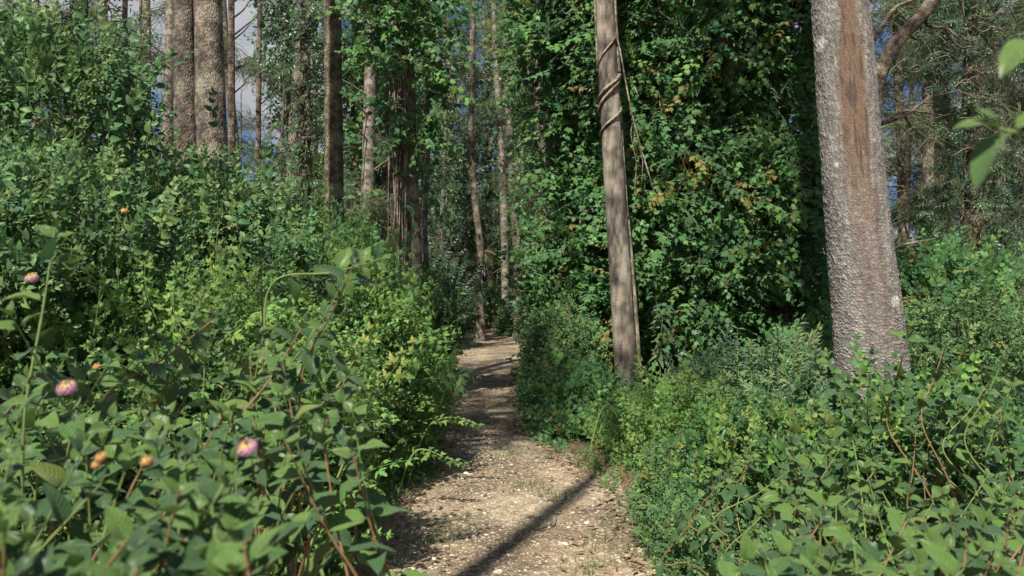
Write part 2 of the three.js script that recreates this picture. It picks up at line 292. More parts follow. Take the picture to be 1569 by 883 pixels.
// ---------------------------------------------------------------- the setting: ground and path
// edges of the path by distance from the eye (x of the two sides)
const EDGE = [[-1, -0.8, 0.85], [3, -0.95, 0.92], [4.55, -1.0, 0.96], [5.6, -1.02, 0.98], [6.8, -0.92, 0.88], [7.9, -0.84, 0.62], [9.85, -0.9, 0.28], [13.1, -1.05, 0.2], [17.9, -1.45, 0.42], [24.6, -2.1, 0.55], [28, -2.8, 0.5], [33, -5, -1.2], [40, -9, -5]];
function edges(d) { for (let i = 1; i < EDGE.length; i++) if (d < EDGE[i][0] || i === EDGE.length - 1) { const t = clamp((d - EDGE[i - 1][0]) / (EDGE[i][0] - EDGE[i - 1][0])); return [mix(EDGE[i - 1][1], EDGE[i][1], t), mix(EDGE[i - 1][2], EDGE[i][2], t)]; } }
function sideDist(x, z) { const [l, r] = edges(-z); return Math.max(l - x, x - r); }   // >0 outside the path
function onPath(p) { return sideDist(p.x, p.z) < -0.02; }
function groundY(x, z) { const s = sideDist(x, z) + 0.16 * (fbm(x * 2.3, z * 2.3, 1, 3) - 0.5); return -0.03 + 0.075 * smooth(-0.06, 0.1, s) + 0.1 * smooth(0.1, 1.6, s) + 0.05 * (fbm(x * 0.8, z * 0.8, 3, 3) - 0.5) * smooth(0, 0.4, s) + 0.02 * (fbm(x * 6, z * 6, 5, 2) - 0.5); }
function pathY(x, z) { return 0.03 * (fbm(x * 1.1, z * 1.1, 8, 3) - 0.5) + 0.022 * (fbm(x * 7, z * 7, 2, 3) - 0.5) - 0.012 * Math.pow(Math.abs(x) / 1.2, 2); }
{
  const dirtMap = dataTex(1024, (u, v) => {
    const a = fbm(u * 6, v * 6, 1, 6, 6), b = fbm(u * 64, v * 64, 4, 3, 64), patch = smooth(0.45, 0.62, fbm(u * 4, v * 4, 7, 5, 4)); const k = 0.62 + 0.5 * (a - 0.5) + 0.42 * (b - 0.5);
    const [d1, d2, id] = worley(u * 70, v * 70, 70), st = id > 0.62 ? smooth(0.34, 0.22, d1) : 0, [e1, , ie] = worley(u * 170, v * 170, 170), gr = ie > 0.6 ? smooth(0.4, 0.25, e1) : 0, dk = ie < 0.16 ? smooth(0.45, 0.25, e1) : 0;
    let c = [mix(k * 0.86, k, patch), mix(k * 0.74, k * 0.9, patch), mix(k * 0.59, k * 0.73, patch)];
    c = c.map((x, i) => mix(x, [0.93, 0.88, 0.76][i] * (0.8 + 0.3 * id), Math.max(st * 0.8, gr * 0.55))); return c.map((x, i) => mix(x, [0.3, 0.22, 0.15][i], dk * 0.7));
  });
  const dirtBump = dataTex(1024, (u, v) => { const [d1, , id] = worley(u * 70, v * 70, 70), st = id > 0.62 ? smooth(0.36, 0.1, d1) : 0, [e1, , ie] = worley(u * 170, v * 170, 170); return 0.35 * fbm(u * 32, v * 32, 3, 5, 32) + 0.45 * st + 0.25 * (ie > 0.5 ? smooth(0.45, 0.1, e1) : 0); }, false);
  MAT.dirt = new THREE.MeshStandardMaterial({ name: 'path dirt', color: rgb(0.7, 0.7, 0.72), map: rep(dirtMap, 1 / 2.3), bumpMap: rep(dirtBump, 1 / 2.3), bumpScale: 0.014, roughness: 0.96 });
  const soilMap = dataTex(512, (u, v) => { const a = fbm(u * 8, v * 8, 1, 6, 8), [d1, , id] = worley(u * 40, v * 40, 40); const k = 0.36 + 0.4 * (a - 0.5) + (id > 0.5 ? 0.16 * smooth(0.5, 0.2, d1) : 0); return [k, k * 0.82, k * 0.62]; });
  MAT.soil = new THREE.MeshStandardMaterial({ name: 'forest soil', color: rgb(0.7, 0.62, 0.52), map: rep(soilMap, 1 / 1.7), bumpMap: rep(soilMap, 1 / 1.7), bumpScale: 0.02, roughness: 1 });
  // ground: fine near the path, reaching the horizon
  const xs = [], zs = []; for (let x = -3; x <= 3; x += 0.07) xs.push(x); for (let x = 3.4, s = 0.5; x < 320; x += s, s *= 1.3) { xs.push(x); xs.unshift(-x); } xs.sort((a, b) => a - b);
  for (let z = 3; z > -34; z -= 0.12) zs.push(z); for (let k = 0, s = 0.4, z = -34.3; z > -420; z -= s, s *= 1.3) zs.push(z); for (let s = 0.4, z = 3.3; z < 200; z += s, s *= 1.4) zs.unshift(z);
  const sheet = (xs, zs, f) => { const P = [], U = [], I = []; zs.forEach((z) => xs.forEach((x) => { const q = f(x, z); P.push(...q); U.push(q[0], q[2]); })); const n = xs.length; for (let j = 0; j < zs.length - 1; j++) for (let i = 0; i < n - 1; i++) { const a = j * n + i; I.push(a, a + 1, a + n, a + 1, a + n + 1, a + n); } return geo(P, U, I); };
  const ground = part('ground', sheet(xs, zs, (x, z) => [x, groundY(x, z), z]), MAT.soil, scene); ground.userData = { kind: 'structure', label: 'brown forest soil under the undergrowth', category: 'ground' };
  const us = [], ds = []; for (let i = 0; i <= 60; i++) us.push(i / 60); for (let d = -2; d < 40; d += d < 14 ? 0.035 : 0.12) ds.push(d);
  const path = part('path', sheet(us, ds, (u, d) => { const [l, r] = edges(d), x = mix(l - 0.3, r + 0.3, u); return [x, pathY(x, -d), -d]; }), MAT.dirt, scene); path.userData = { kind: 'structure', label: 'stony brown dirt path winding into the forest', category: 'path' };
  // stones: the larger ones each a part of the path, the rest gravel
  const R = rng(5), stones = [1, 2, 3, 4].map((s) => { const g = new THREE.IcosahedronGeometry(1, 1), p = g.attributes.position, q = new V3(); for (let i = 0; i < p.count; i++) { q.fromBufferAttribute(p, i); const k = 0.72 + 0.56 * vnoise(q.x * 1.3 + s * 7, q.y * 1.3, q.z * 1.3); p.setXYZ(i, q.x * k * (1 + 0.25 * (s % 2)), q.y * k * 0.6, q.z * k * 0.8); } g.computeVertexNormals(); return g; });
  const stoneMats = [[0.5, 0.43, 0.32], [0.58, 0.52, 0.41], [0.4, 0.33, 0.24], [0.62, 0.57, 0.48]].map((c, i) => new THREE.MeshStandardMaterial({ name: 'stone ' + i, color: rgb(...c), roughness: 0.9, bumpMap: barkBump, bumpScale: 0.001 }));
  for (let i = 0; i < 110; i++) { const d = 4.3 + 6 * Math.pow(R(), 1.4), [l, r] = edges(d), x = mix(l, r, R()), s = 0.012 + 0.016 * Math.pow(R(), 3), m = part('stone', stones[i % 4], stoneMats[Math.floor(R() * 4)], path); m.position.set(x, pathY(x, -d) + s * 0.12, -d); m.scale.setScalar(s); m.rotation.y = R() * 6; }
  const n = 7000, gr = new THREE.InstancedMesh(stones[0], new THREE.MeshStandardMaterial({ name: 'gravel', roughness: 0.92 }), n), m = new M4(), e = new THREE.Euler(), q = new THREE.Quaternion(), c = new THREE.Color(); gr.name = 'gravel'; gr.castShadow = gr.receiveShadow = true; gr.userData = { kind: 'stuff', label: 'small pale gravel scattered over the dirt path', category: 'gravel' };
  for (let i = 0; i < n; i++) { const d = 3.8 + 24 * Math.pow(R(), 1.7), [l, r] = edges(d), x = mix(l - 0.1, r + 0.1, R()), s = 0.003 + 0.009 * Math.pow(R(), 3), k = 0.7 + 0.6 * R(); m.compose(new V3(x, pathY(x, -d) + s * 0.2, -d), q.setFromEuler(e.set(0, R() * 6, 0)), new V3(s, s, s)); gr.setMatrixAt(i, m); gr.setColorAt(i, c.setRGB(0.46 * k, 0.39 * k, 0.29 * k)); }
  scene.add(gr);
  // leaf litter and dry stalks along the edges
  const blade = (w, L, s) => { const P = [], U = [], I = [], r = rng(s), b = r() - 0.5; for (let k = 0; k <= 4; k++) { const t = k / 4; P.push(-w * (1 - t * 0.8) + b * t * t * 0.4 * L, Math.sin(t * 2.4) * L * 0.3, t * L, w * (1 - t * 0.8) + b * t * t * 0.4 * L, Math.sin(t * 2.4) * L * 0.3, t * L); U.push(0, t, 1, t); } for (let k = 0; k < 4; k++) { const a = k * 2; I.push(a, a + 1, a + 2, a + 1, a + 3, a + 2); } return geo(P, U, I); };
  const stuff = (name, label, g, mat, count, place) => { const im = new THREE.InstancedMesh(g, mat, count); im.name = name; im.castShadow = im.receiveShadow = true; im.userData = { kind: 'stuff', label, category: name.replace('_', ' ') }; for (let i = 0; i < count; i++) { const [mm, col] = place(i); im.setMatrixAt(i, mm); im.setColorAt(i, c.setRGB(...col)); } scene.add(im); return im; };
  const thin = new THREE.MeshStandardMaterial({ name: 'dry stalks', side: THREE.DoubleSide, roughness: 0.95 });
  stuff('dry_grass', 'tangled dry brown stalks hanging at the path edge', mergeGeometries([blade(0.002, 0.22, 1), blade(0.0015, 0.26, 2).rotateY(0.5), blade(0.002, 0.18, 3).rotateY(-0.6)]), thin, 1500, () => {
    const near = R() < 0.6, d = near ? 4.4 + 1.5 * R() : 4.4 + 9 * R(), [l, r] = edges(d), left = near || R() < 0.6, off = Math.pow(R(), 1.2) * (near ? 0.42 : 0.3) - 0.12, x = left ? l - off : r + off, y = near ? R() * R() * 0.35 * clamp(off * 5) : 0, k = 0.6 + 0.7 * R();
    return [frame(new V3(x, pathY(x, -d) + 0.012 + y, -d), new V3(R() - 0.3, (R() - 0.75) * (near ? 1.2 : 0.3) * clamp(y * 9), R() - 0.5), new V3(0, 1, 0), 0.5 + 0.6 * R()), [0.36 * k, 0.27 * k, 0.175 * k]];
  });
  stuff('leaf_litter', 'fallen dry leaves and twigs on the soil', LEAF.glossy[0], thin, 5200, () => { const d = 4 + 26 * Math.pow(R(), 1.3), [l, r] = edges(d), side = R() < 0.5 ? -1 : 1, off = R() < 0.2 ? -0.9 * R() : R() * R() * 0.9 - 0.25, x = side < 0 ? l - off : r + off, k = 0.5 + 0.8 * R(); return [frame(new V3(x, Math.max(pathY(x, -d), groundY(x, -d)) + 0.012, -d), new V3(R() - 0.5, 0.05, R() - 0.5), new V3((R() - 0.5) * 0.6, 1, (R() - 0.5) * 0.6), 0.4 + 0.5 * R()), [0.22 * k, 0.15 * k, 0.09 * k]]; });
  const tufts = [[850, 760], [810, 745], [560, 870], [600, 858], [955, 800], [930, 830], [700, 812], [985, 862], [780, 700], [640, 690], [660, 830], [905, 870]];
  stuff('grass', 'sparse short green grass growing on the path', mergeGeometries([0, 1, 2, 3, 4].map((k) => blade(0.0016, 0.05 + 0.012 * k, k).rotateX(-0.9).rotateY(k * 1.3))), new THREE.MeshPhysicalMaterial({ name: 'grass blades', side: THREE.DoubleSide, roughness: 0.95, transmission: 0.3 }), 620, (i) => { const t = tufts[Math.floor(i * 0.5) % tufts.length], d = 1.6 * FPX / (t[1] - HORIZON), k = 0.7 + 0.6 * R(); const x = (t[0] - 784.5) / FPX * d + (R() + R() - 1) * 0.2, z = -d + (R() + R() - 1) * 0.25; return [frame(new V3(x, pathY(x, z), z), new V3(R() - 0.5, 0, R() - 0.5), new V3((R() - 0.5) * 0.5, 1, 0), 0.4 + 0.6 * R()), [0.14 * k, 0.2 * k, 0.055 * k]]; });
}
{ // seedlings along the edges of the path
  const R = rng(61), im = new THREE.InstancedMesh(SPRIG.ovate[0].whole, BULK.ovate, 900), c = new THREE.Color(); im.name = 'ground_cover'; im.castShadow = im.receiveShadow = true; im.userData = { kind: 'stuff', label: 'small green seedlings fringing both edges of the path', category: 'ground cover' };
  for (let i = 0; i < 900; i++) { const d = 4.3 + 16 * Math.pow(R(), 1.4), [l, r] = edges(d), off = R() * R() * 0.45 - 0.13, x = R() < 0.5 ? l - off : r + off, t = TONES.ovate[Math.floor(R() * 4)], k = 0.8 + 0.5 * R(); im.setMatrixAt(i, frame(new V3(x, Math.max(pathY(x, -d), groundY(x, -d)), -d), new V3(R() - 0.5, 0.6 + R(), R() - 0.5), SEEK, 0.25 + 0.45 * R())); im.setColorAt(i, c.setRGB(t[0] * k, t[1] * k, t[2] * k)); }
  scene.add(im);
}
// fallen stick on the path and small stick at its edge
function stick(label, pts, r) { const o = thing('fallen_stick', label, 'stick', pts[0].toArray()); part('branch', limb(local(pts, o), [r, r * 0.9, r * 0.75, r * 0.4], 24, 7, (a, s) => r * 0.25 * (vnoise(a * 2, s * 40) - 0.5)), MAT.vineStem, o); return o; }
const onGround = (px, py, lift) => { const d = 1.6 * FPX / (py - HORIZON), p = at(px, py, d); p.y = pathY(p.x, p.z) + lift; return p; };
stick('short pale curved stick lying across the trunk shadow on the path', [[815, 812], [832, 812], [846, 806], [851, 796]].map(([x, y], i) => onGround(x, y, 0.012 + 0.012 * i)), 0.0085);
stick('thin grey twig lying along the bushy edge of the path', [[835, 702], [860, 706], [880, 712], [893, 716]].map(([x, y]) => onGround(x, y, 0.015)), 0.008);

// ---------------------------------------------------------------- trees
const lumpy = (amp, fu = 2, fv = 3, seed = 0) => (a, s, r) => amp * (fbm(Math.cos(a) * fu + seed, Math.sin(a) * fu + 3, s * fv, 3) - 0.5) * 2;
function trunkOf(o, pts, radii, mat = MAT.bark, nU = 60, nA = 20, amp = 0.1, name = 'trunk') { const g = limb(local(pts, o), radii, nU, nA, (a, s, r) => r * amp * 2 * (fbm(Math.cos(a) * 1.6 + pts[0].x, Math.sin(a) * 1.6, s * 2.4, 4) - 0.5) + (name === 'trunk' ? r * 0.35 * Math.exp(-s * 3) * (1 + 0.5 * Math.sin(a * 4 + pts[0].x * 7)) : 0)); return part(name, g, mat, o); }
const baseAt = (x, z) => [x, groundY(x, z) - 0.05, z];
const col = (p, xs) => xs.map(([px, py, d]) => at(px, py, d ?? p));

// big leaning tree with the brown scar
{
  const D = 6.5, foot = at(1352, 752, D), o = thing('leaning_tree', 'thick grey scaly trunk with a long brown scar and pale lichen spots', 'tree', baseAt(foot.x, -D));
  const pts = [new V3(foot.x, groundY(foot.x, -D) - 0.1, -D), at(1338, 600, D), at(1328, 480, D), at(1311, 300, D), at(1288, 0, D), at(1262, -330, D), at(1235, -900, D + 0.2), at(1200, -1700, D + 0.4)];
  let memo = null; const R0 = [0.36, 0.285, 0.266, 0.242, 0.218, 0.208, 0.18, 0.11], H0 = pts[0].y;
  const scar = (a, y) => { // centre angle faces the camera a little left of the axis line; width and strength by height
    const c = PI * 0.5 - 0.12 + 0.1 * Math.sin(y * 1.3 + 1) + 0.12 * (fbm(y * 3, 4, 1, 3) - 0.5), w = mix(0.36, 0.5, smooth(4.2, 2.5, y)) * (0.85 + 0.5 * fbm(y * 6, 1, 2, 3)); let d = Math.abs(a - c); d = Math.min(d, 2 * PI - d);
    return smooth(1.2, 0.6, d / w + 1.1 * (fbm(a * 7, y * 5, 3, 4) - 0.5)) * mix(0.35, 1, smooth(1.9, 2.9, y + 0.9 * (fbm(a * 5, y * 4, 8, 3) - 0.5))) * smooth(0.9, 1.5, y);
  };
  const plates = (a, y) => { const x = a / (2 * PI) * 62, wx = x + 0.8 * (fbm(x * 0.5, y * 12, 4, 2) - 0.5), [d1, d2, id] = worley(wx, y * 40, 0); return [clamp((d2 - d1) * 2.8), id]; };
  const g = limb(local(pts, o), R0, 760, 230, (a, s) => { const y = s + H0; if (y > 5.2) { memo = [0, 0.6, 0.5]; return 0.012 * (fbm(a * 20, y * 14, 2, 2) - 0.5); } const sc = scar(a, y), [e, id] = plates(a, y); memo = [sc, e, id]; return (1 - sc * 0.6) * (0.0058 * e * (0.5 + id) - 0.003) - 0.022 * sc * smooth(2.2, 3.6, y) + 0.012 * sc * (fbm(a * 30, y * 5, 2, 4) - 0.5) + 0.02 * (fbm(Math.cos(a) * 2, Math.sin(a) * 2, y * 2, 3) - 0.5) + 0.07 * Math.exp(-s * 3) * Math.sin(a * 5); },
    (a, s, q) => { const y = s + H0, [sc, e, id] = memo, n = fbm(a * 14, y * 16, 6, 3), m = fbm(a * 4, y * 3, 9, 4);
      let c = [0.31, 0.285, 0.255].map((v) => v * (0.62 + 0.5 * id + 0.5 * (n - 0.5) + 0.5 * (m - 0.5)) * (0.55 + 0.5 * e)); const bk = 0.45 + 1.1 * (fbm(a * 30, y * 26, 3, 4) - 0.12), dk = smooth(0.5, 0.68, fbm(a * 9, y * 5, 14, 5)), br = [mix(0.2, 0.1, dk) * bk, mix(0.125, 0.06, dk) * bk, mix(0.078, 0.042, dk) * bk]; c = c.map((v, i) => mix(v, br[i], sc * 0.92));
      const W = o.position; for (const [lx, ly, lr] of [[1262, 58, 0.062], [1258, 118, 0.045], [1370, 462, 0.05], [1252, 35, 0.03], [1287, 250, 0.02]]) { const L = at(lx, ly, D - 0.2), d = Math.hypot(q.x + W.x - L.x, (q.y + W.y - L.y) * 0.8), f = smooth(1, 0.55, d / lr + 1.1 * (fbm(q.x * 50, q.y * 50, q.z * 30, 3) - 0.5)) * (q.z + W.z > -D ? 1 : 0); c = c.map((v, i) => mix(v, [0.5, 0.5, 0.44][i] * (0.7 + 0.6 * n), f * 0.9)); }
      return c; });
  part('trunk', g, new THREE.MeshStandardMaterial({ name: 'scaly bark', vertexColors: true, roughness: 0.95, bumpMap: rep(barkBump, 5, 5), bumpScale: 0.005 }), o);
  for (const [k, dx, dz, h] of [[0, 1.6, -1.4, 1.8], [1, -0.4, -1.9, 2.2], [2, 1.9, 0.4, 1.4]]) { const t = pts[7], b = [t.clone().add(new V3(0, -1.5 + k * 0.6, 0)), t.clone().add(new V3(dx * 0.5, h * 0.4, dz * 0.5)), t.clone().add(new V3(dx, h, dz))]; part('branch', limb(local(b, o), [0.09, 0.06, 0.02], 12, 8), MAT.bark, o); }
  foliage(o, 'glossy', [...ballShoots(pts[7].clone().add(new V3(1.2, 1.2, -1)), new V3(2.2, 1.5, 2), 300, { seed: 3, scale: 1.3 }), ...ballShoots(new V3(2.5, 9.6, -7), new V3(1.6, 1.6, 1.3), 230, { seed: 6, scale: 1.3 })], { seed: 2, name: 'crown' });  // second, lower leaf ball is unseen, added to shade the vine wall
}
// slender tree wrapped by the twining vine
{
  const D = 10.4, pts = col(D, [[967, 655], [962, 600], [954, 480], [948, 380], [937, 200], [927, 0], [915, -300], [905, -900], [900, -1400]]), o = thing('slender_tree', 'slender grey trunk wrapped by a twining woody vine beside the path', 'tree', baseAt(pts[0].x, -D));
  pts[0].y = o.position.y - 0.05;
  trunkOf(o, pts, [0.165, 0.148, 0.142, 0.14, 0.13, 0.12, 0.11, 0.09, 0.05], MAT.barkSmooth, 160, 28, 0.07);
  for (const [dx, dz, h] of [[1.1, -1.2, 1.3], [-0.6, -1.4, 1.6]]) { const t = pts[8]; part('branch', limb(local([t.clone().add(new V3(0, -1, 0)), t.clone().add(new V3(dx * 0.5, h * 0.4, dz * 0.5)), t.clone().add(new V3(dx, h, dz))], o), [0.05, 0.035, 0.012], 10, 7), MAT.bark, o); }
  foliage(o, 'glossy', ballShoots(pts[8].clone().add(new V3(0.4, 0.6, -0.8)), new V3(1.5, 1.2, 1.4), 240, { seed: 13, scale: 1.2 }), { seed: 12, name: 'crown' });
  // the vine: up the right side, then twisting round the trunk
  const v = thing('twining_vine', 'woody vine climbing and twisting around the slender grey trunk', 'vine', [pts[0].x + 0.2, o.position.y, -D + 0.05]);
  const axis = new THREE.CatmullRomCurve3(pts), axisAt = (y) => { let lo = 0, hi = 1; for (let i = 0; i < 24; i++) { const m = (lo + hi) / 2; if (axis.getPoint(m).y < y) lo = m; else hi = m; } return axis.getPoint(lo); };
  const rad = (y) => mix(0.155, 0.122, smooth(0, 5.4, y));
  const coil = (y0, y1, a0, a1, r, off = 0) => { const p = []; for (let i = 0; i <= 26; i++) { const t = i / 26, y = mix(y0, y1, t), a = mix(a0, a1, t), c = axisAt(y), k = rad(y) + r * 0.8 + off; p.push(new V3(c.x + Math.cos(a) * k, y, c.z + Math.sin(a) * k)); } return p; };
  const strand = (p, r, name = 'vine_stem') => part(name, limb(local(p, v), [r, r * 0.97, r * 0.9, r * (r > 0.03 ? 0.25 : 0.8)], 90, 9, (a, s) => r * 0.3 * (fbm(a * 1.5, s * 9, r * 90, 3) - 0.5)), MAT.vineStem, v);
  const Y = (py) => at(0, py, D - 0.14).y, front = PI / 2;
  strand(coil(0.15, Y(300), -0.15, -0.35, 0.034), 0.034);                     // straight up the right side
  strand(coil(Y(330), Y(60), -0.2, -0.05, 0.014), 0.014);
  strand(coil(Y(205), Y(160), PI + 0.1, -0.1, 0.018), 0.018);                // front windings rise to the right
  strand(coil(Y(172), Y(112), PI + 0.35, 0, 0.022), 0.022);
  strand(coil(Y(152), Y(105), PI + 0.1, -0.25, 0.024), 0.024);
  strand(coil(Y(160), Y(112), -0.1, -PI - 0.1, 0.02), 0.02);
  strand(coil(Y(105), Y(40), 0.1, 0.1, 0.02), 0.02); strand(coil(Y(100), Y(42), PI, 0.05, 0.012), 0.012);
  strand(coil(Y(42), Y(-150), 0.05, 0.3, 0.016), 0.016); strand(coil(Y(100), Y(-150), PI, PI - 0.3, 0.013), 0.013);
  const hang = (list, r) => strand(list.map(([x, y], i) => at(x, y, D - 0.1 - 0.04 * (i % 2))), r, 'hanging_stem');
  hang([[944, 48], [952, 85], [960, 130], [970, 180], [982, 225], [993, 262], [1004, 300]], 0.011); hang([[956, 118], [966, 122], [972, 132], [977, 142]], 0.006); hang([[971, 182], [967, 205], [970, 222], [975, 250], [972, 298]], 0.006); hang([[980, 222], [985, 250], [982, 290]], 0.004);
}
// twin trunks on the left
function plainTree(name, label, D, line, radii, { mat = MAT.bark, nU = 60, nA = 18, amp = 0.08, crown, group, branches = [] } = {}) {
  const pts = col(D, line), o = thing(name, label, 'tree', baseAt(pts[0].x, pts[0].z), group); pts[0].y = o.position.y - 0.05;
  trunkOf(o, pts, radii, mat, nU, nA, amp);
  for (const [r, ...b] of branches) part('branch', limb(local(col(D, b), o), [r, r * 0.8, r * 0.6, r * 0.25], 16, 7, (a, s) => r * 0.3 * (fbm(a, s * 6, r * 40, 2) - 0.5)), mat, o);
  if (crown) foliage(o, crown.kind, ballShoots(pts[pts.length - 1].clone().add(new V3(...(crown.at ?? [0, 0, 0]))), new V3(...crown.r), crown.n, { seed: crown.seed ?? 4, scale: crown.scale ?? 1.3 }), { seed: 5, name: 'crown' });
  return o;
}
plainTree('smooth_tree', 'brown trunk pressed against a paler grey trunk above the undergrowth', 9, [[284, 680], [287, 450], [286, 240], [282, 100], [280, 0], [276, -300], [270, -1100]], [0.17, 0.15, 0.135, 0.125, 0.12, 0.11, 0.07], { mat: new THREE.MeshStandardMaterial({ name: 'brown bark', color: rgb(0.46, 0.41, 0.365), map: MAT.bark.map, bumpMap: MAT.bark.bumpMap, bumpScale: 0.012, roughness: 0.95 }), nU: 140, nA: 26, crown: { kind: 'glossy', r: [1.6, 1.3, 1.5], n: 200 } });
plainTree('smooth_tree', 'thick pale grey trunk beside a browner trunk above the undergrowth', 8.9, [[328, 690], [328, 450], [324, 240], [320, 100], [317, 0], [312, -300], [305, -1150]], [0.21, 0.185, 0.17, 0.155, 0.15, 0.13, 0.08], { nU: 140, nA: 28, crown: { kind: 'glossy', r: [1.7, 1.3, 1.5], n: 220, seed: 8 } });
plainTree('mossy_tree', 'brown trunk with leafy vine near its top behind the balloon vine heap', 12, [[512, 610], [512, 400], [511, 260], [510, 120], [509, 0], [508, -300], [512, -900]], [0.18, 0.15, 0.14, 0.13, 0.125, 0.11, 0.06], { mat: new THREE.MeshStandardMaterial({ name: 'olive bark', color: rgb(0.62, 0.55, 0.4), map: MAT.bark.map, bumpMap: MAT.bark.bumpMap, bumpScale: 0.014, roughness: 0.95 }), nU: 120, nA: 24, crown: { kind: 'glossy', r: [1.4, 1.2, 1.4], n: 170 } });

// ---------------------------------------------------------------- vines on trees
function dryStems(o, list, r0, R, name = 'vine_stem', mat = MAT.dryStem) { for (const [a, b, wob] of list) { const p = []; for (let i = 0; i <= 6; i++) { const t = i / 6; p.push(a.clone().lerp(b, t).add(new V3((R() - 0.5) * wob, (R() - 0.5) * wob * 0.4, (R() - 0.5) * wob))); } part(name, limb(local(p, o), [r0, r0 * 0.9, r0 * 0.8, r0 * 0.7], 20, 5), mat, o); } }
{ // vine-hung tree beside the path, left
  const D = 11.6, pts = col(D, [[634, 610], [633, 470], [631, 400], [626, 280], [622, 140], [620, 0], [616, -300], [612, -800]]), o = thing('vine_hung_tree', 'grey trunk hung with bare ropy vines and a leafy vine above', 'tree', baseAt(pts[0].x, -D)); pts[0].y = o.position.y - 0.05;
  trunkOf(o, pts, [0.19, 0.15, 0.148, 0.14, 0.13, 0.12, 0.11, 0.06], MAT.bark, 150, 26, 0.08);
  const R = rng(41), L = []; for (let i = 0; i < 26; i++) { const x = 597 + R() * 26, top = -30 + R() * 160, bot = 380 + R() * 110; L.push([at(x + (R() - 0.5) * 10, bot, D - 0.16 - R() * 0.15), at(x + (R() - 0.3) * 14, top, D - 0.16 - R() * 0.15), 0.05]); }
  dryStems(o, L, 0.011, R, 'vine_stem', MAT.vineStem);
  const S = drapeShoots(pts[2].x, -D + 0.15, pts[6].x, -D + 0.15, 2.6, 6.7, (t) => 0.22 + 0.4 * smooth(0.2, 0.7, t) - 0.2 * smooth(0.8, 1, t), 430, { seed: 21, scale: 1.5, hang: 0.5, lumps: 50, size: 0.34 }).filter((s) => { const f = (s.p.y - 2.6) / 5; return s.n.z < 0.9 || f > 0.12; });
  foliage(o, 'lobed', S.filter((s, i) => s.p.y > 3.7 || i % 6 === 0), { singles: 300, seed: 22, vary: 0.2 });
}
function drapedTree(label, D, px, top, y0, y1, rad, n, { singles = 300, seed, kind = 'lobed', scale = 1.1, tint, hang = 0.65, dry = 14, trunkR = 0.2, group, mat = MAT.barkBacklit, lumps, size } = {}) {
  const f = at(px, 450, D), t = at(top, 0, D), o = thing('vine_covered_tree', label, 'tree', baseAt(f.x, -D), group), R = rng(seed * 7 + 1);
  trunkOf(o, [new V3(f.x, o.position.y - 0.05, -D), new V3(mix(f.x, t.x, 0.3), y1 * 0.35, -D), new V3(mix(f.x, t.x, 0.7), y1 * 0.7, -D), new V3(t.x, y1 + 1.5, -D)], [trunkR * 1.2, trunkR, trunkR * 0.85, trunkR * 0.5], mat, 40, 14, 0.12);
  const L = []; for (let i = 0; i < dry; i++) { const a = PI * R(), q = rad(0.5, a) * (0.8 + 0.5 * R()), x = f.x + Math.cos(a) * q, z = -D + Math.sin(a) * q, yy = y0 + (y1 - y0) * R(); L.push([new V3(x, Math.max(0.3, yy - 0.6 - 1.6 * R()), z), new V3(x + (R() - 0.5) * 0.3, yy, z - 0.1), 0.1]); }
  dryStems(o, L, 0.01, R, 'hanging_stem');
  foliage(o, kind, drapeShoots(f.x, -D, t.x, -D, y0, y1, rad, n, { seed, scale, hang, lumps, size }), { singles, seed, tint });
  return o;
}
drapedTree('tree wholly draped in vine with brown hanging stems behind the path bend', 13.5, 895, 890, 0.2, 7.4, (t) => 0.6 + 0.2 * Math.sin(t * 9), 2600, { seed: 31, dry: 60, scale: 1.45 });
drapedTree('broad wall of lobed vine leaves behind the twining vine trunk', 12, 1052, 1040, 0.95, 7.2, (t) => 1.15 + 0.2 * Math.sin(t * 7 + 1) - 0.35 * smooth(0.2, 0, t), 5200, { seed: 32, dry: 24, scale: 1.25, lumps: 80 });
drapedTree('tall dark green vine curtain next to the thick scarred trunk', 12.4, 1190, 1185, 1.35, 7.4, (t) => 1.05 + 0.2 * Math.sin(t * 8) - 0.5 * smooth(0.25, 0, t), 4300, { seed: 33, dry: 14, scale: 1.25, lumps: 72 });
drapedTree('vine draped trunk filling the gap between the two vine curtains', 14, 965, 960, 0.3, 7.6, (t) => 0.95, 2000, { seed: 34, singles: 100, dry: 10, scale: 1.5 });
drapedTree('dark vine clad trunk standing among the thin bare branches', 15, 1492, 1487, 2.0, 8.2, (t) => 0.5 + 0.15 * Math.sin(t * 11), 900, { seed: 35, kind: 'glossy', singles: 0, dry: 6, scale: 1.1, trunkR: 0.15 });
drapedTree('narrow tree clothed in small dark leaves beside the blue sky gap', 37, 752, 745, 5, 15.5, (t) => 0.85 + 0.3 * Math.sin(t * 9), 800, { seed: 36, kind: 'glossy', singles: 0, dry: 4, scale: 2.0, trunkR: 0.14, size: 0.8 });
drapedTree('pale trunk with thick dry vine skirts above the path end', 24, 826, 818, 3.6, 11, (t) => 0.55 + 0.3 * t, 1000, { seed: 37, singles: 0, dry: 40, scale: 1.35, trunkR: 0.2, mat: MAT.bark });
drapedTree('leafy dark tree shading the forest edge behind the ropy vines', 36, 692, 692, 4, 10, (t) => 1.0 - 0.3 * t, 700, { seed: 38, kind: 'glossy', singles: 0, dry: 12, scale: 2.0, trunkR: 0.13, size: 0.8 });
drapedTree('dark trunk cloaked in climbing leaves at the top of the leafy bank', 11, 122, 118, 1.5, 7, (t) => 0.45 + 0.1 * Math.sin(t * 12), 700, { seed: 39, kind: 'glossy', singles: 0, dry: 4, scale: 1.1, trunkR: 0.15 });
drapedTree('vine draped dark tree between the mossy trunk and twin trunks', 15, 470, 466, 2, 8, (t) => 0.4 + 0.15 * Math.sin(t * 10), 600, { seed: 40, kind: 'glossy', singles: 0, dry: 10, scale: 1.2, trunkR: 0.12 });

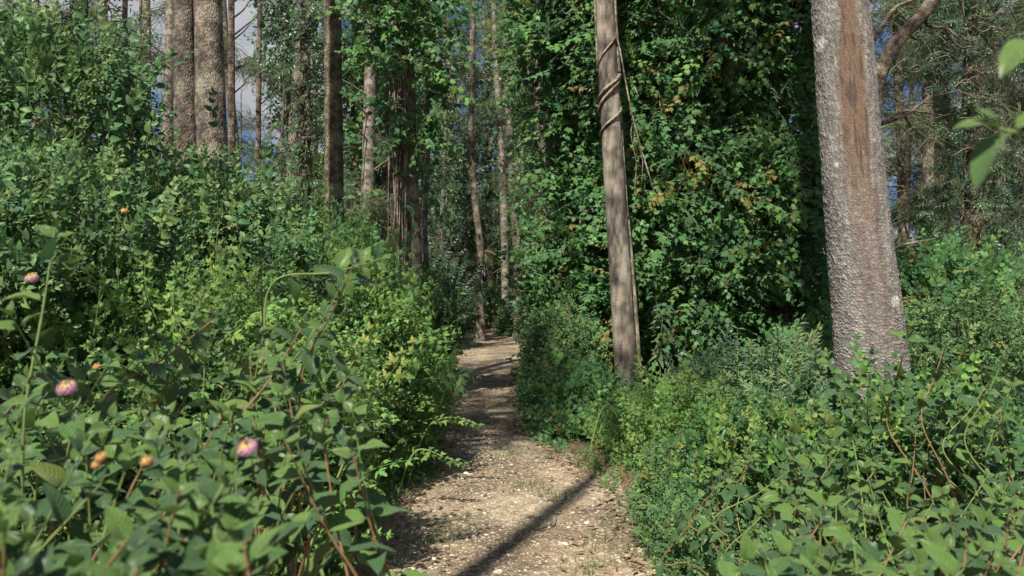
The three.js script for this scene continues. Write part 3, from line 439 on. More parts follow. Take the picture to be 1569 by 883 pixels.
// vine-hung trees that close the view beyond the path
[[446, 24, 0], [482, 29, 1], [540, 22, 0], [572, 27, 1], [604, 24, 0], [648, 29, 1], [672, 40, 0], [726, 45, 1], [778, 43, 0], [800, 38, 1], [838, 31, 0], [866, 26, 1]].forEach(([px, D, k], i) => drapedTree(k ? 'distant trunk hung with small leaved green vine curtains behind the path' : 'distant trunk hung with lobed leaf vine curtains behind the path', D, px, px + (i % 3) * 5 - 5, 0.1 * D, 0.45 * D, (t) => D * (0.02 + 0.008 * Math.sin(t * 9 + i)), 700, { seed: 700 + i, kind: k ? 'ovate' : 'lobed', singles: 0, dry: 14, scale: 0.7 + D * 0.045, trunkR: 0.1 + 0.02 * (i % 4), size: 0.026 * D, mat: k ? MAT.bark : MAT.barkBacklit, group: k ? 'small leaved vine curtains beyond the path' : 'lobed leaf curtains beyond the path' }));
// pale slim trunks down the path
const far = 'slim trunks around the far end of the path';
plainTree('slim_tree', 'thin white speckled trunk leaning beside the ropy vine tree', 15, [[668, 575], [660, 500], [652, 400], [650, 350], [655, 220], [650, 60], [645, -200]], [0.09, 0.075, 0.065, 0.06, 0.05, 0.045, 0.03], { mat: MAT.barkPale });
plainTree('slim_tree', 'wavy pale trunk with a thin vine at the path end', 27, [[734, 530], [736, 480], [731, 430], [736, 390], [727, 300], [722, 200], [724, 0], [720, -200]], [0.19, 0.15, 0.13, 0.12, 0.11, 0.1, 0.08, 0.05], { mat: MAT.bark });
plainTree('slim_tree', 'straight grey trunk rising just behind the broken stump', 28, [[797, 525], [796, 450], [790, 340], [783, 260], [780, 180], [775, 60], [770, -150]], [0.2, 0.17, 0.155, 0.14, 0.12, 0.1, 0.06], { mat: MAT.bark });
plainTree('slim_tree', 'stout mottled grey trunk with a side shoot near the path end', 25, [[828, 530], [824, 460], [820, 400], [816, 340], [812, 200], [812, 0], [810, -200]], [0.25, 0.2, 0.19, 0.17, 0.15, 0.13, 0.08], { mat: MAT.bark, branches: [[0.08, [824, 450], [829, 410], [830, 370], [828, 320]]] });
plainTree('slim_tree', 'short visible grey trunk under the hanging vine skirts', 22, [[872, 520], [864, 430], [856, 380], [852, 330], [850, 200], [846, 0]], [0.12, 0.1, 0.095, 0.09, 0.08, 0.06], { mat: MAT.bark });
for (const [px, D, r, dx, k, label] of [[676, 33, 0.1, 6, 0, 'grey pole of a tree just beyond the pale leaning trunk'], [694, 38, 0.12, -8, 1, 'pale straight trunk behind the dark leafy crown'], [712, 36, 0.07, 10, 1, 'thin whitish stem next to the wavy pale trunk'], [748, 40, 0.09, -6, 0, 'thin grey trunk between wavy trunk and straight trunk'], [765, 44, 0.12, 5, 1, 'distant pale trunk above the sunlit pale shrub'], [776, 37, 0.06, -10, 0, 'crooked thin stem near the straight grey trunk'], [806, 36, 0.09, 4, 1, 'slim pale trunk between straight and stout mottled trunks'], [843, 33, 0.08, -8, 0, 'slim leaning trunk past the stout mottled trunk'], [868, 30, 0.07, 6, 1, 'thin pale stem under the vine skirts']])
  plainTree('slim_tree', label, D, [[px, 515], [px + dx * 0.3, 430], [px + dx * 0.2, 340], [px + dx, 240], [px + dx * 0.8, 100], [px + dx * 1.5, -60]], [r * 1.2, r, r * 0.95, r * 0.85, r * 0.7, r * 0.5], { mat: k ? MAT.barkPale : MAT.bark, nA: 10, nU: 40, amp: 0.12 });
plainTree('slim_tree', 'yellowish lit trunk in the dark hollow under the vine curtain', 14.5, [[1208, 560], [1208, 480], [1207, 430], [1206, 300], [1204, 0]], [0.1, 0.085, 0.08, 0.07, 0.05], { mat: MAT.bark });
// bare thin trunks against the sky, left
for (const [px, D, r, dx, label] of [[355, 15, 0.075, -2, 'thin bare trunk standing just beside the thick pale grey trunk'], [394, 16, 0.06, 3, 'thin bare trunk with fine twigs in the sky gap'], [428, 22, 0.05, 12, 'spindly leaning sapling against the pale cloud'], [186, 20, 0.08, 4, 'bare thin trunk before the white cloud over the bank'], [165, 24, 0.08, -6, 'crooked grey sapling before the white cloud over the bank'], [212, 22, 0.05, 2, 'very thin bare pole of a tree before the cloud']]) {
  const R = rng(px), br = []; for (let i = 0; i < 9; i++) { const y = -60 + R() * 250, s = R() < 0.5 ? -1 : 1, l = 14 + R() * 34; br.push([r * 0.25, [px + dx * (200 - y) / 200, y], [px + s * l * 0.4, y - l * 0.35], [px + s * l * 0.8, y - l * (0.5 + R() * 0.5)], [px + s * l * 1.2, y - l * (0.6 + R())]]); }
  plainTree('bare_tree', label, D, [[px, 560], [px, 300], [px + dx * 0.5, 150], [px + dx, 0], [px + dx * 2, -200]], [r * 1.2, r, r * 0.9, r * 0.8, r * 0.5], { mat: MAT.barkBacklit, branches: br, nA: 10, nU: 30 });
}
// crooked tree behind the scarred trunk with the arching limb
{
  const D = 10.5, o = plainTree('crooked_tree', 'arching dark limb with bare twigs emerging behind the scarred trunk', D, [[1318, 640], [1322, 450], [1330, 280], [1345, 128], [1362, 85], [1388, 50], [1420, 15], [1450, -40], [1470, -120]], [0.17, 0.14, 0.12, 0.1, 0.095, 0.09, 0.085, 0.07, 0.03], { mat: MAT.barkBacklit, nU: 90, nA: 14, amp: 0.14,
    branches: [[0.035, [1412, 22], [1430, 40], [1450, 42], [1475, 60]], [0.02, [1450, 42], [1462, 62], [1475, 72], [1490, 70]], [0.03, [1350, 190], [1390, 175], [1425, 150], [1470, 140]], [0.025, [1335, 200], [1385, 170], [1420, 172], [1450, 178]], [0.02, [1385, 172], [1395, 190], [1410, 205], [1432, 215]], [0.03, [1340, 60], [1375, 10], [1410, -5], [1440, -25]], [0.015, [1388, 50], [1410, 60], [1440, 55], [1460, 75]], [0.03, [1340, 390], [1370, 380], [1400, 372], [1440, 365]]] });
  const R = rng(9); for (let i = 0; i < 46; i++) { const x = 1360 + R() * 170, y = 10 + R() * 230, l = 18 + R() * 40, s = R() < 0.4 ? -1 : 1; part('twig', limb(local(col(D + (R() - 0.5) * 1.2, [[x, y], [x + s * l * 0.4, y - (R() - 0.4) * l * 0.5], [x + s * l, y + (R() - 0.4) * l]]), o), [0.008, 0.005, 0.002], 8, 4), MAT.twig, o); }
}
// broken stump at the path's edge
{
  const p = onGround(798, 517, 0); p.z = -28; p.x = (797 - 784.5) / FPX * 28; p.y = 0; const o = thing('tree_stump', 'weathered broken stump standing at the edge of the path end', 'stump', [p.x, -0.02, p.z]);
  const g = limb([new V3(0, 0, 0), new V3(0.02, 0.25, 0), new V3(-0.02, 0.5, 0), new V3(-0.1, 0.78, 0.03)], [0.3, 0.22, 0.2, 0.1], 30, 18, (a, s, r) => 0.1 * (fbm(Math.cos(a) * 2, Math.sin(a) * 2, s * 3, 3) - 0.5)); part('wood', g, MAT.vineStem, o);
  part('split_top', limb([new V3(0.08, 0.4, 0.05), new V3(0.14, 0.62, 0.06), new V3(0.12, 0.72, 0.06)], [0.09, 0.07, 0.02], 12, 9, lumpy(0.02)), MAT.vineStem, o);
}

// ---------------------------------------------------------------- far forest: needle-leaved trees with thin trunks
{
  const R = rng(77), spots = [];
  for (let i = 0; i < 74; i++) {
    const D = 24 + 38 * Math.pow(R(), 0.8), px = -120 + 1810 * ((i * 0.618034) % 1); spots.push([px, D]);
  }
  for (const [px, D] of [[1385, 19], [1420, 22], [1465, 25], [1500, 27], [1535, 21], [1570, 24], [1610, 19], [1440, 29], [1525, 30], [440, 20], [560, 19], [590, 23], [250, 20], [60, 18], [20, 24], [700, 26], [765, 30], [840, 27], [660, 21], [545, 26], [1330, 19]]) spots.push([px, D]);
  spots.forEach(([px, D], i) => {
    const f = at(px, 450, D); if (!onClear(f)) f.x += 3; const H = 11 + 7 * R(), r = 0.07 + 0.1 * R(), lean = (R() - 0.5) * 1.6, pale = R() < 0.35, look = (Math.abs(lean) > 0.45 ? 'leaning ' : 'straight ') + (pale ? 'pale ' : 'grey ') + (r > 0.125 ? 'stout' : 'thin'), o = thing('needle_tree', look + ' trunked tree with wispy drooping olive needles ' + (D > 30 ? 'in the far forest' : 'among the middle trees'), 'tree', [f.x, groundY(f.x, f.z) - 0.05, f.z], 'needle-leaved trees, ' + look + (D > 30 ? ', far' : ', middle'));
    trunkOf(o, [f.clone().setY(o.position.y), new V3(f.x + lean * 0.2, H * 0.35, f.z), new V3(f.x + lean * 0.6 + (R() - 0.5) * 0.4, H * 0.7, f.z), new V3(f.x + lean, H, f.z)], [r * 1.2, r, r * 0.75, r * 0.25], pale ? MAT.barkPale : MAT.bark, 24, 9, 0.12);
    const S = [], nb = 16 + Math.floor(R() * 10), gapLeft = px > 130 && px < 460, gapRight = px > 1350, sunward = f.x > -11 && f.x < 1.5 && D < 36, open = gapLeft ? 0.45 : sunward ? 0.4 : 1;
    for (let b = 0; b < nb; b++) {
      const y = H * (0.14 + 0.84 * R()), a = R() * 2 * PI, L = (0.7 + 1.5 * R()) * (1.1 - 0.5 * y / H), q0 = new V3(f.x + lean * y / H, y, f.z), q1 = q0.clone().add(new V3(Math.cos(a) * L * 0.6, L * 0.25, Math.sin(a) * L * 0.6)), q2 = q0.clone().add(new V3(Math.cos(a) * L, L * (0.3 - 0.3 * R()), Math.sin(a) * L));
      if (b < 11) part('branch', limb(local([q0, q1, q2], o), [0.022, 0.014, 0.004], 6, 4), MAT.twig, o);
      if (R() > open) continue;
      const n = 8 + Math.floor(10 * R()); for (let k = 0; k < n; k++) { const t = 0.25 + 0.8 * R(), p = (t < 0.6 ? q0.clone().lerp(q1, t / 0.6) : q1.clone().lerp(q2, (t - 0.6) / 0.4)).add(rdir(R).multiplyScalar(0.22)); S.push(shoot(p, new V3(0, 0, 1), rdir(R), new V3(0, 1, 0), 1.3 + 1.1 * R(), R)); }
    }
    foliage(o, 'needle', S, { seed: i + 100, name: 'crown' });
  });
}
function onClear(p) { return sideDist(p.x, p.z) > 0.6 || p.z < -38; }

// ---------------------------------------------------------------- undergrowth
function mound(name, label, category, px, py, D, r, kind, n, { singles = 0, seed, scale = 1, tint, group, deep, droop, lumps, size, stems = 0 } = {}) {
  const f = at(px, py, D), o = thing(name, label, category, [f.x, groundY(f.x, -D), -D], group), c = o.position.clone(), R = rng(seed * 3 + 2);
  for (let i = 0; i < stems; i++) { const a = R() * 2 * PI, u = new V3(Math.cos(a) * r[0] * 0.9 * R(), r[1] * (0.6 + 0.45 * R()), Math.sin(a) * r[2] * 0.9 * R()); part('stem', limb([new V3(u.x * 0.3, 0, u.z * 0.3), new V3(u.x * 0.5 + (R() - 0.5) * 0.1, u.y * 0.5, u.z * 0.5), u], [0.007, 0.006, 0.003], 10, 5), R() < 0.4 ? MAT.redStem : MAT.dryStem, o); }
  foliage(o, kind, moundShoots(c, new V3(...r), n, { seed, scale, deep, droop, lumps, size }), { singles, seed, tint });
  return o;
}
const heap = 'vine heaps over the leafy bank';
// the bank of climbing vine to the left of the path, front to back
mound('balloon_vine', 'bright yellow green vine heap spilling over the path edge', 'vine', 532, 600, 7.1, [0.66, 1.4, 0.9], 'balloon', 2800, { singles: 300, seed: 51, stems: 8, droop: 0.25 });
mound('balloon_vine', 'low trailing vine heap above the dry stalks at the path edge', 'vine', 352, 640, 5.1, [0.6, 1.25, 0.6], 'balloon', 2200, { singles: 300, seed: 52, stems: 8, droop: 0.3, scale: 0.9 });
mound('balloon_vine', 'lacy vine heap directly behind the flowering shrub', 'vine', 285, 600, 4.5, [0.95, 1.62, 0.9], 'balloon', 3200, { singles: 300, seed: 53, stems: 8, scale: 0.9 });
mound('climbing_vine', 'tall lobed leaf vine heap below the ropy vine tree', 'vine', 505, 600, 8.6, [0.95, 1.85, 1.1], 'lobed', 2600, { singles: 300, seed: 54, stems: 6, scale: 0.9 });
mound('climbing_vine', 'vine smothered shrub at the foot of the twin trunks', 'vine', 385, 500, 7, [1.25, 2.3, 1.2], 'balloon', 4600, { singles: 300, seed: 55, stems: 8});
mound('climbing_vine', 'vine smothered shrub sloping down from the high leafy corner', 'vine', 225, 500, 6, [1.25, 2.45, 1.2], 'ovate', 5200, { singles: 300, seed: 56, stems: 8, scale: 1.15 });
mound('climbing_vine', 'highest leafy vine heap reaching above the bank', 'vine', 30, 400, 5.9, [1.25, 3.75, 1.2], 'ovate', 6400, { singles: 300, seed: 57, stems: 8, scale: 1.25 });
mound('climbing_vine', 'dense vine heap under the highest leafy heap', 'vine', 70, 500, 4.2, [1.0, 2.15, 0.8], 'ovate', 4200, { singles: 300, seed: 58, stems: 10, scale: 1.05});
mound('climbing_vine', 'leafy tangle filling behind the twin trunks', 'vine', 430, 500, 11, [1.6, 2.5, 1.2], 'lobed', 2600, { seed: 59});
mound('shrub', 'dark shrub between the ropy vine tree and mossy trunk', 'shrub', 575, 500, 14, [1.1, 2.2, 1.1], 'ovate', 2200, { seed: 60, scale: 1.4 });
// further along the path
mound('shrub', 'low twiggy shrub beside the pale leaning trunk', 'shrub', 655, 560, 15.5, [0.7, 1.3, 0.9], 'ovate', 900, { seed: 61, scale: 1.4, stems: 14 });
mound('shrub', 'dark low shrub at the outer bend of the path', 'shrub', 700, 500, 31, [1.1, 1.1, 1.0], 'ovate', 1300, { seed: 62, scale: 2.0, stems: 10 });
mound('shrub', 'sunlit pale shrub closing the end of the path', 'shrub', 766, 500, 35, [1.5, 1.7, 1.0], 'ovate', 1400, { seed: 63, scale: 2.0, stems: 10 });
mound('shrub', 'small bright shrub just behind the stump', 'shrub', 800, 500, 31, [0.8, 1.3, 0.8], 'ovate', 800, { seed: 68, scale: 1.8, stems: 6 });
mound('shrub', 'dark shrub crowding the stump', 'shrub', 856, 500, 24, [0.6, 1.5, 1], 'ovate', 900, { seed: 64, scale: 1.7, stems: 8 });
mound('shrub', 'leafy shrub beyond the dark shrub and stump', 'shrub', 860, 500, 29, [1.8, 2.6, 1.2], 'glossy', 1100, { seed: 65, scale: 1.8 });
mound('shrub', 'tall dark thicket behind the wavy pale trunk', 'shrub', 655, 480, 24, [1.3, 2.6, 1.2], 'glossy', 1600, { seed: 66, scale: 1.6, stems: 12 });
mound('shrub', 'tall thicket far beyond the path end', 'shrub', 740, 470, 42, [3.4, 4.6, 1.6], 'ovate', 2200, { seed: 67, scale: 2.6});
// right of the path
mound('climbing_vine', 'dark leafy mound crowding the inner bend of the path', 'vine', 868, 560, 11.7, [0.46, 1.4, 0.9], 'ovate', 2200, { singles: 300, seed: 71, stems: 8, scale: 1.1});
mound('climbing_vine', 'low dark mound at the foot of the twining vine trunk', 'vine', 885, 640, 9.2, [0.42, 0.6, 0.7], 'lobed', 1100, { singles: 300, seed: 72, scale: 0.75});
mound('climbing_vine', 'leafy mound behind the inner bend under the vine draped tree', 'vine', 905, 540, 14.5, [0.8, 1.9, 1.4], 'ovate', 2000, { seed: 73, scale: 1.3 });
mound('shrub', 'pale flowering shrub in front of the dark vine wall', 'shrub', 1112, 600, 8.2, [0.72, 0.72, 0.75], 'lance', 2000, { singles: 300, seed: 74, scale: 0.7, stems: 8 });
mound('shrub', 'narrow leaved shrub below the dark hollow', 'shrub', 1205, 600, 7.8, [0.75, 0.75, 0.75], 'lance', 1900, { singles: 300, seed: 75, scale: 0.8, stems: 8 });
mound('balloon_vine', 'low vine mat spilling onto the path beside the twining vine trunk', 'vine', 1025, 690, 7.4, [0.6, 0.42, 0.85], 'balloon', 1900, { singles: 300, seed: 76, scale: 0.85});
mound('ground_vine', 'small leaved mat spreading onto the near path edge', 'vine', 1090, 780, 5.4, [0.52, 0.4, 0.8], 'ovate', 2400, { singles: 300, seed: 77, scale: 0.62});
mound('ground_vine', 'low green mat creeping over the bare bank by the nearest path edge', 'vine', 1085, 870, 4.55, [0.42, 0.3, 0.6], 'ovate', 1700, { singles: 300, seed: 86, scale: 0.6});
mound('lantana', 'leafy bush between the near path edge and the scarred trunk', 'shrub', 1190, 700, 5.0, [0.66, 0.62, 0.75], 'lantana', 1400, { singles: 300, seed: 78, scale: 0.8, stems: 8 });
mound('lantana', 'leafy bush hiding the foot of the scarred trunk', 'shrub', 1330, 700, 5.0, [0.75, 0.55, 0.6], 'lantana', 1500, { singles: 300, seed: 79, scale: 0.85, stems: 8 });
mound('lantana', 'spreading bush beside the foot of the scarred trunk', 'shrub', 1510, 640, 4.6, [0.85, 0.92, 0.75], 'lantana', 1800, { singles: 300, seed: 80, scale: 0.9, stems: 8 });
mound('shrub', 'dense green shrub behind the scarred trunk base', 'shrub', 1470, 600, 9, [1.1, 1.35, 1.0], 'ovate', 2400, { singles: 100, seed: 81, stems: 8 });
mound('shrub', 'sunlit leafy shrub under the dark vine clad trunk', 'shrub', 1440, 520, 12, [1.3, 2.2, 1.0], 'lobed', 1900, { seed: 82});
mound('shrub', 'bright yellow green grassy shrub in the open beyond', 'shrub', 1560, 470, 17, [2.0, 1.9, 1.2], 'lance', 2200, { seed: 83, scale: 1.3});
mound('shrub', 'low leafy shrub in the shade of the vine curtain', 'shrub', 1265, 560, 10.5, [0.9, 1.0, 0.8], 'lobed', 1200, { seed: 84});
mound('shrub', 'shrub row beyond the scarred trunk', 'shrub', 1385, 480, 20, [2.2, 2.4, 1.2], 'ovate', 1800, { seed: 85, scale: 1.8 });
// far understorey
{
  const R = rng(300); for (let i = 0; i < 16; i++) { const px = i < 8 ? 20 + i * 80 : 900 + (i - 8) * 95, D = 22 + 10 * R(); mound('understorey_shrub', 'dull green shrub in the shaded far understorey', 'shrub', px + 30 * R(), 470, D, [2.0, 1.8 + 1.2 * R(), 1.2], i % 2 ? 'ovate' : 'glossy', 800, { seed: 310 + i, scale: 2.3, group: 'shrubs of the far understorey'}); }
}

// ---------------------------------------------------------------- lantana shrubs close by, leaf by leaf
const petal = (() => { const gs = []; for (let k = 0; k < 4; k++) { const g = lobedLeaf(0.0056, k + 3, [[0.3, 0.2], [0.5, 0.7], [0, 1.05]], 0.15, 0.1); g.rotateY(k * PI / 2); gs.push(g); } return mergeGeometries(gs); })();
const PINK = new THREE.MeshPhysicalMaterial({ name: 'pink petals', color: rgb(0.66, 0.34, 0.5), roughness: 0.9, transmission: 0.25, side: THREE.DoubleSide }), YELLOW = new THREE.MeshPhysicalMaterial({ name: 'yellow petals', color: rgb(0.75, 0.55, 0.16), roughness: 0.9, transmission: 0.25, side: THREE.DoubleSide }), PEACH = new THREE.MeshPhysicalMaterial({ name: 'peach petals', color: rgb(0.65, 0.33, 0.16), roughness: 0.9, transmission: 0.25, side: THREE.DoubleSide });
function flowerHead(o, p, up, size, outerMat) {
  const h = new THREE.Group(); h.name = 'flower_head'; h.applyMatrix4(frame(p, up.clone().cross(new V3(1, 0.2, 0)).normalize(), up, size * 1.1)); o.add(h); const R = rng(Math.floor(p.x * 1000)), outer = [], inner = [];
  for (let i = 0; i < 26; i++) { const t = (i + 0.5) / 26, th = Math.sqrt(t) * 1.5, a = i * 2.399, u = new V3(Math.sin(th) * Math.cos(a), Math.cos(th), Math.sin(th) * Math.sin(a)), g = petal.clone().applyMatrix4(frame(u.clone().multiplyScalar(0.0125 + 0.002 * R()).multiply(new V3(1.25, 0.6, 1.25)), new V3(-u.z, R() - 0.5, u.x), u, 0.85 + 0.3 * R())); (t < 0.22 ? inner : outer).push(g); }
  part('outer_florets', mergeGeometries(outer), outerMat, h); part('inner_florets', mergeGeometries(inner), YELLOW, h);
  part('flower_stalk', limb([new V3(0, 0.012, 0), new V3(0, -0.015, 0), new V3(0.004, -0.04, 0)], [0.0015, 0.0012, 0.0012], 4, 4), MAT.greenStem, h);
}
// one shrub: stems arch from the ground to the given tips (pixel and distance), the last stretch carries opposite leaves
function lantana(label, foot, tips, { seed, flowers = [], name = 'lantana', leafScale = 1, shade } = {}) {
  const R = rng(seed * 17 + 3), o = thing(name, label, 'shrub', [foot[0], groundY(foot[0], foot[1]), foot[1]]), O = o.position; let count = 0; const rest = [];
  tips.forEach(([px, py, D, lx = (R() - 0.3) * 1, ly = 0.5 + R() * 0.6, run = 0.4]) => {
    const tip = at(px, py, D), dir = new V3(lx, ly, (R() - 0.4) * 0.8).normalize(), mid = tip.clone().addScaledVector(dir, -run), b = new V3(mix(O.x, tip.x, 0.35 + 0.3 * R()), O.y, mix(O.z, tip.z, 0.4 + 0.3 * R()));
    const q = [b, b.clone().lerp(mid, 0.55).add(new V3((R() - 0.5) * 0.1, 0.1, (R() - 0.5) * 0.1)), mid, tip.clone().addScaledVector(dir, -run * 0.45).add(new V3(0, -0.008, 0)), tip], curve = new THREE.CatmullRomCurve3(q), L = curve.getLength();
    part('stem', limb(local(q, o), [0.0045, 0.004, 0.0034, 0.0026, 0.0014], 40, 6, (a, s) => 0.0006 * Math.sin(s * 110)), R() < 0.42 ? MAT.redStem : MAT.greenStem, o);
    let s = L - 0.008, k = 0, side = R() * PI; const T = new V3();
    while (s > L - run * 1.15 && k < 7) {
      const p = curve.getPointAt(s / L); curve.getTangentAt(s / L, T); const A = new V3().crossVectors(T, new V3(Math.cos(side), 0.2, Math.sin(side))).normalize(), sc = [0.42, 0.72, 0.95, 1.08, 1.1, 1.05, 1][k] * (0.8 + 0.45 * R()) * leafScale;
      for (const sg of [1, -1]) {
        if (R() < 0.06 * k) continue;
        const out = A.clone().multiplyScalar(sg).addScaledVector(T, [1.5, 0.9, 0.6, 0.45, 0.3, 0.3, 0.2][k]).add(new V3(0, 0.12 - 0.1 * k, 0)).addScaledVector(rdir(R), 0.22), up = T.clone().multiplyScalar(0.5).addScaledVector(SEEK, 0.65).addScaledVector(rdir(R), 0.3);
        const m = frame(p.clone().sub(O), out, up, sc);
        if (count < 300) { const me = part('leaf', LEAF.lantana[Math.floor(R() * 4)], LEAFMATS.lantana[k < 2 && R() < 0.5 ? 2 : Math.floor(R() * (R() < 0.9 ? 4 : 5))], o); me.applyMatrix4(m); count++; } else rest.push(m);
      }
      s -= (0.026 + 0.026 * Math.min(k, 2)) * (0.85 + 0.3 * R()); side += PI / 2; k++;
    }
  });
  for (const [px, py, D, size, mat] of flowers) flowerHead(o, at(px, py, D).sub(O), new V3((R() - 0.5) * 0.5, 1, 0.75).normalize(), size, mat);
  return o;
}
const jitterTips = (seed, n, x0, x1, y0, y1, dOf, ok = () => true) => { const R = rng(seed), t = []; let guard = 0; while (t.length < n && guard++ < 4000) { const x = mix(x0, x1, R()), y = mix(y0, y1, R()); if (!ok(x, y)) continue; t.push([x, y, dOf(y) * (0.9 + 0.25 * R())]); } return t; };
const dLeft = (y) => mix(2.5, 0.98, smooth(430, 840, y));
const edgeL = (x, y) => x < mix(590, 505, clamp((y - 440) / 380));
lantana('lantana bush with large crinkled leaves at the lower corner, orange buds', [-0.95, -1.35], jitterTips(1, 22, -30, 220, 690, 930, dLeft), { seed: 1, flowers: [[155, 700, 1.12, 0.45, PEACH], [148, 712, 1.12, 0.35, PEACH], [225, 706, 1.15, 0.5, PEACH]] });
lantana('lantana bush with drooping big leaves and a pink flower head', [-0.7, -1.5], jitterTips(2, 21, 190, 370, 660, 920, dLeft), { seed: 2, flowers: [[379, 686, 1.15, 0.8, PINK]] });
lantana('lantana bush leaning over the dry stalks by the path edge', [-0.85, -1.45], [...jitterTips(3, 15, 300, 385, 690, 930, dLeft), [500, 640, 1.9, 0.4, 0.8]], { seed: 3 });
lantana('tall dim lantana with upright stem and a pink flower head above the corner', [-1.3, -1.9], [...jitterTips(4, 15, -30, 190, 470, 700, dLeft), [85, 345, 1.75, 0.03, 1, 0.42], [15, 480, 1.6, -0.3, 0.8]], { seed: 4, flowers: [[103, 594, 1.3, 0.85, PINK], [48, 426, 1.9, 0.8, PINK]] });
lantana('lantana bush with reddish crossing stems behind the pink flower', [-1.1, -2.1], jitterTips(5, 21, 170, 420, 480, 680, dLeft), { seed: 5, flowers: [[190, 323, 3.4, 0.8, PEACH], [148, 562, 1.9, 0.5, PEACH]] });
lantana('upright lantana shoots with pale tip rosettes before the vine heap', [-0.95, -2.3], [...jitterTips(6, 15, 400, 560, 500, 680, dLeft, edgeL), [548, 392, 2.2, 0.45, 0.8, 0.4], [520, 445, 2.3, 0.5, 0.7], [470, 490, 2.2, 0.4, 0.7], [400, 385, 2.9, 0.1, 1], [590, 395, 2.6, 0.9, 0.2]], { seed: 6 });
// right foreground
const dRight = (y) => mix(3.6, 1.55, smooth(600, 870, y));
lantana('lantana bush with blurred broad leaves nearest the bottom of the path', [0.95, -1.75], jitterTips(11, 19, 1150, 1400, 770, 930, (y) => dRight(y), (x, y) => y > 960 - (x - 1000) * 0.75), { seed: 11 });
lantana('lantana bush with broad overlapping leaves by the lower corner', [1.2, -1.75], jitterTips(12, 22, 1380, 1600, 740, 930, dRight), { seed: 12 });
lantana('leafy lantana rising toward the scarred trunk', [1.7, -3.1], [...jitterTips(13, 18, 1200, 1420, 665, 800, (y) => dRight(y) * 1.05, (x, y) => y > 620 + (1300 - x) * 0.4), [1268, 545, 3.6, -0.3, 1, 0.4]], { seed: 13 });
lantana('tall lantana stems beside the lichen spot of the scarred trunk', [2.3, -3.3], [...jitterTips(14, 18, 1400, 1600, 580, 770, (y) => dRight(y) * 1.05), [1395, 495, 3.7, 0.1, 1, 0.5], [1450, 520, 3.8, 0.4, 0.9, 0.4], [1540, 545, 3.4, 0.3, 0.8]], { seed: 14 });
lantana('small lantana shoots over the mat at the near path edge', [1.2, -4], jitterTips(15, 16, 1080, 1260, 650, 800, (y) => 4.3 - (y - 650) * 0.004, (x, y) => y > 600 + (1200 - x) * 0.9), { seed: 15, leafScale: 0.9 });
// sapling outside the frame whose blurred leaves reach in at the upper edge
{
  const o = thing('sapling', 'out of focus leafy shoot reaching in from the side above the shrubs', 'sapling', [1.02, groundY(1.02, -0.95), -0.95]), O = o.position, t = [[1640, 250], [1590, 210], [1545, 200], [1520, 195]].map(([x, y]) => at(x, y, 0.95));
  part('stem', limb(local([new V3(1.02, O.y, -0.95), new V3(0.98, 0.9, -0.95), ...t], o), [0.008, 0.007, 0.005, 0.003, 0.002, 0.0015], 50, 6), MAT.greenStem, o);
  for (const [x, y, dx, dy, s, m] of [[1552, 196, -0.8, -0.68, 1.2, 0], [1548, 200, 0.9, 0.35, 1.0, 2], [1530, 196, -0.9, 0.25, 0.7, 2], [1535, 196, -0.5, 0.6, 0.5, 2], [1600, 205, 0.3, 0.6, 1.5, 0], [1590, 60, -0.6, -0.3, 0.9, 2]]) { const p = at(x, y, 0.95), me = part('leaf', LEAF.lantana[Math.abs(Math.round(x)) % 4], LEAFMATS.lantana[m], o); me.applyMatrix4(frame(p.sub(O), new V3(dx, dy, 0.25), s > 1.1 && dx < -0.7 ? new V3(-0.85, 0.75, 0.12) : new V3(-0.25, 0.75, 0.4), s)); }
  part('stem', limb(local([at(1640, 90, 0.95), at(1610, 70, 0.95), at(1588, 58, 0.95)], o), [0.003, 0.002, 0.001], 8, 5), MAT.greenStem, o);
}
// leafy branches over the path and by the vine trunk
function spray(name, label, D, line, kind, n, { scale = 1, seed, droop = 0.4 } = {}) {
  const pts = col(D, line), foot = pts[0].clone(); foot.y = groundY(foot.x, foot.z); const o = thing(name, label, 'shrub', foot.toArray()), R = rng(seed), full = [foot, ...pts.slice(1)], curve = new THREE.CatmullRomCurve3(full);
  part('stem', limb(local(full, o), [0.009, 0.007, 0.005, 0.002], 30, 5), MAT.greenStem, o); const T = new V3();
  for (let i = 0; i < n; i++) { const t = 0.35 + 0.65 * (i + 0.5) / n, p = curve.getPoint(t); curve.getTangent(t, T); const A = new V3().crossVectors(T, new V3(Math.cos(i * 1.35), 0.3, Math.sin(i * 1.35))).normalize(); for (const s of [1, -1]) { const me = part('leaf', LEAF[kind][Math.floor(R() * 3)], LEAFMATS[kind][Math.floor(R() * 5)], o); me.applyMatrix4(frame(p.clone().sub(o.position), A.clone().multiplyScalar(s).addScaledVector(T, 0.6).add(new V3(0, -droop, 0.2)).addScaledVector(rdir(R), 0.3), SEEK.clone().addScaledVector(rdir(R), 0.3), scale * (0.8 + 0.4 * R()))); } }
  return o;
}
spray('overhanging_shoot', 'leafy shoot reaching out over the shaded middle of the path', 8.6, [[640, 680], [665, 600], [690, 575], [728, 572]], 'ovate', 10, { seed: 5, scale: 2.0 });
spray('overhanging_shoot', 'second leafy shoot just under the shoot over the path', 8.4, [[640, 690], [660, 625], [690, 600], [712, 590]], 'ovate', 9, { seed: 6, scale: 1.8 });
spray('trailing_shoot', 'yellowish vine tip curling down onto the path', 6.6, [[620, 700], [660, 650], [695, 640], [735, 652]], 'balloon', 9, { seed: 7, scale: 0.8 });
spray('trailing_shoot', 'lowest vine tip lying along the path edge', 6.0, [[600, 740], [640, 690], [680, 700], [712, 712]], 'balloon', 9, { seed: 8, scale: 0.7 });
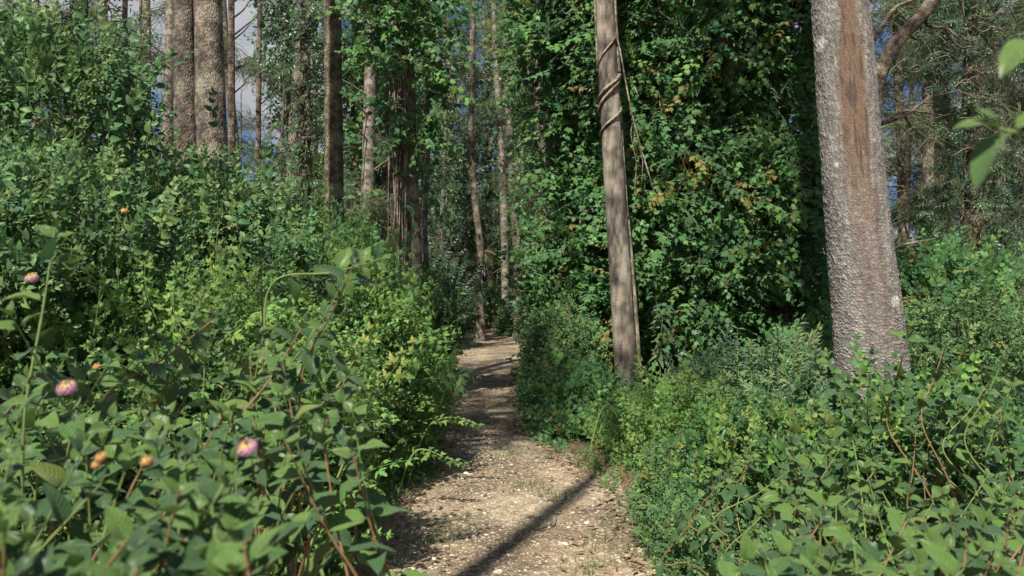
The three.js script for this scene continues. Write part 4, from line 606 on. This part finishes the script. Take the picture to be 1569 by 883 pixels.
spray('pointed_leaf_shrub', 'upright shoot of long drooping pointed leaves beside the vine trunk', 9, [[1010, 640], [1012, 560], [1014, 500], [1018, 465]], 'lance', 14, { seed: 9, scale: 1.2, droop: 0.8 });
spray('pointed_leaf_shrub', 'arching shoot with paired drooping leaves over the path bend', 7.6, [[900, 700], [930, 620], [975, 670], [1000, 705]], 'lance', 14, { seed: 10, scale: 1.2, droop: 0.9 });
spray('pointed_leaf_shrub', 'cascading shoot of broad pale leaves below the vine trunk', 7.2, [[1010, 760], [1012, 620], [1020, 640], [1015, 690]], 'lance', 14, { seed: 11, scale: 1.2, droop: 1.0 });
for (const [x, y, s] of [[1130, 500, 21], [1150, 520, 22], [1230, 560, 23]]) spray('upright_weed', 'upright narrow leaved weed before the dark hollow', 7.6, [[x + 5, 640], [x + 2, 590], [x, 550], [x, y]], 'lance', 12, { seed: s, scale: 0.6, droop: 0.1 }).userData.group = 'upright weeds before the dark hollow';

// ---------------------------------------------------------------- trees behind the camera whose shadows fall on the path
function shadeTree(label, x, z, H, r, crownR, n, seed, lean = 0) {
  const o = thing('shade_tree', label, 'tree', [x, groundY(x, z) - 0.05, z]), top = new V3(x + lean, H, z);
  trunkOf(o, [new V3(x, o.position.y, z), new V3(x + lean * 0.3, H * 0.35, z), new V3(x + lean * 0.6, H * 0.7, z), top], [r * 1.25, r, r * 0.85, r * 0.5], MAT.bark, 40, 14, 0.1);
  const R = rng(seed); for (let i = 0; i < 6; i++) { const a = R() * 2 * PI, b = top.clone().add(new V3(0, -1.2 * R(), 0)); part('branch', limb(local([b, b.clone().add(new V3(Math.cos(a) * crownR[0] * 0.5, 0.5, Math.sin(a) * crownR[2] * 0.5)), b.clone().add(new V3(Math.cos(a) * crownR[0] * 0.95, 0.7, Math.sin(a) * crownR[2] * 0.95))], o), [r * 0.4, r * 0.25, 0.01], 10, 6), MAT.bark, o); }
  foliage(o, 'glossy', ballShoots(top.clone().add(new V3(0, 0.6, 0)), new V3(...crownR), n, { seed, scale: 1.3 }), { seed, name: 'crown' });
}
shadeTree('slender tree behind the viewpoint casting the long trunk shadow', -2.42, 1.0, 15, 0.1, [1.1, 1.0, 1.3], 130, 401);
shadeTree('leafy tree rooted in the vine bank outside the view, shading the path', -3.35, -3.1, 11, 0.12, [1.15, 0.9, 2.8], 900, 402);
renderer.render(scene, camera);
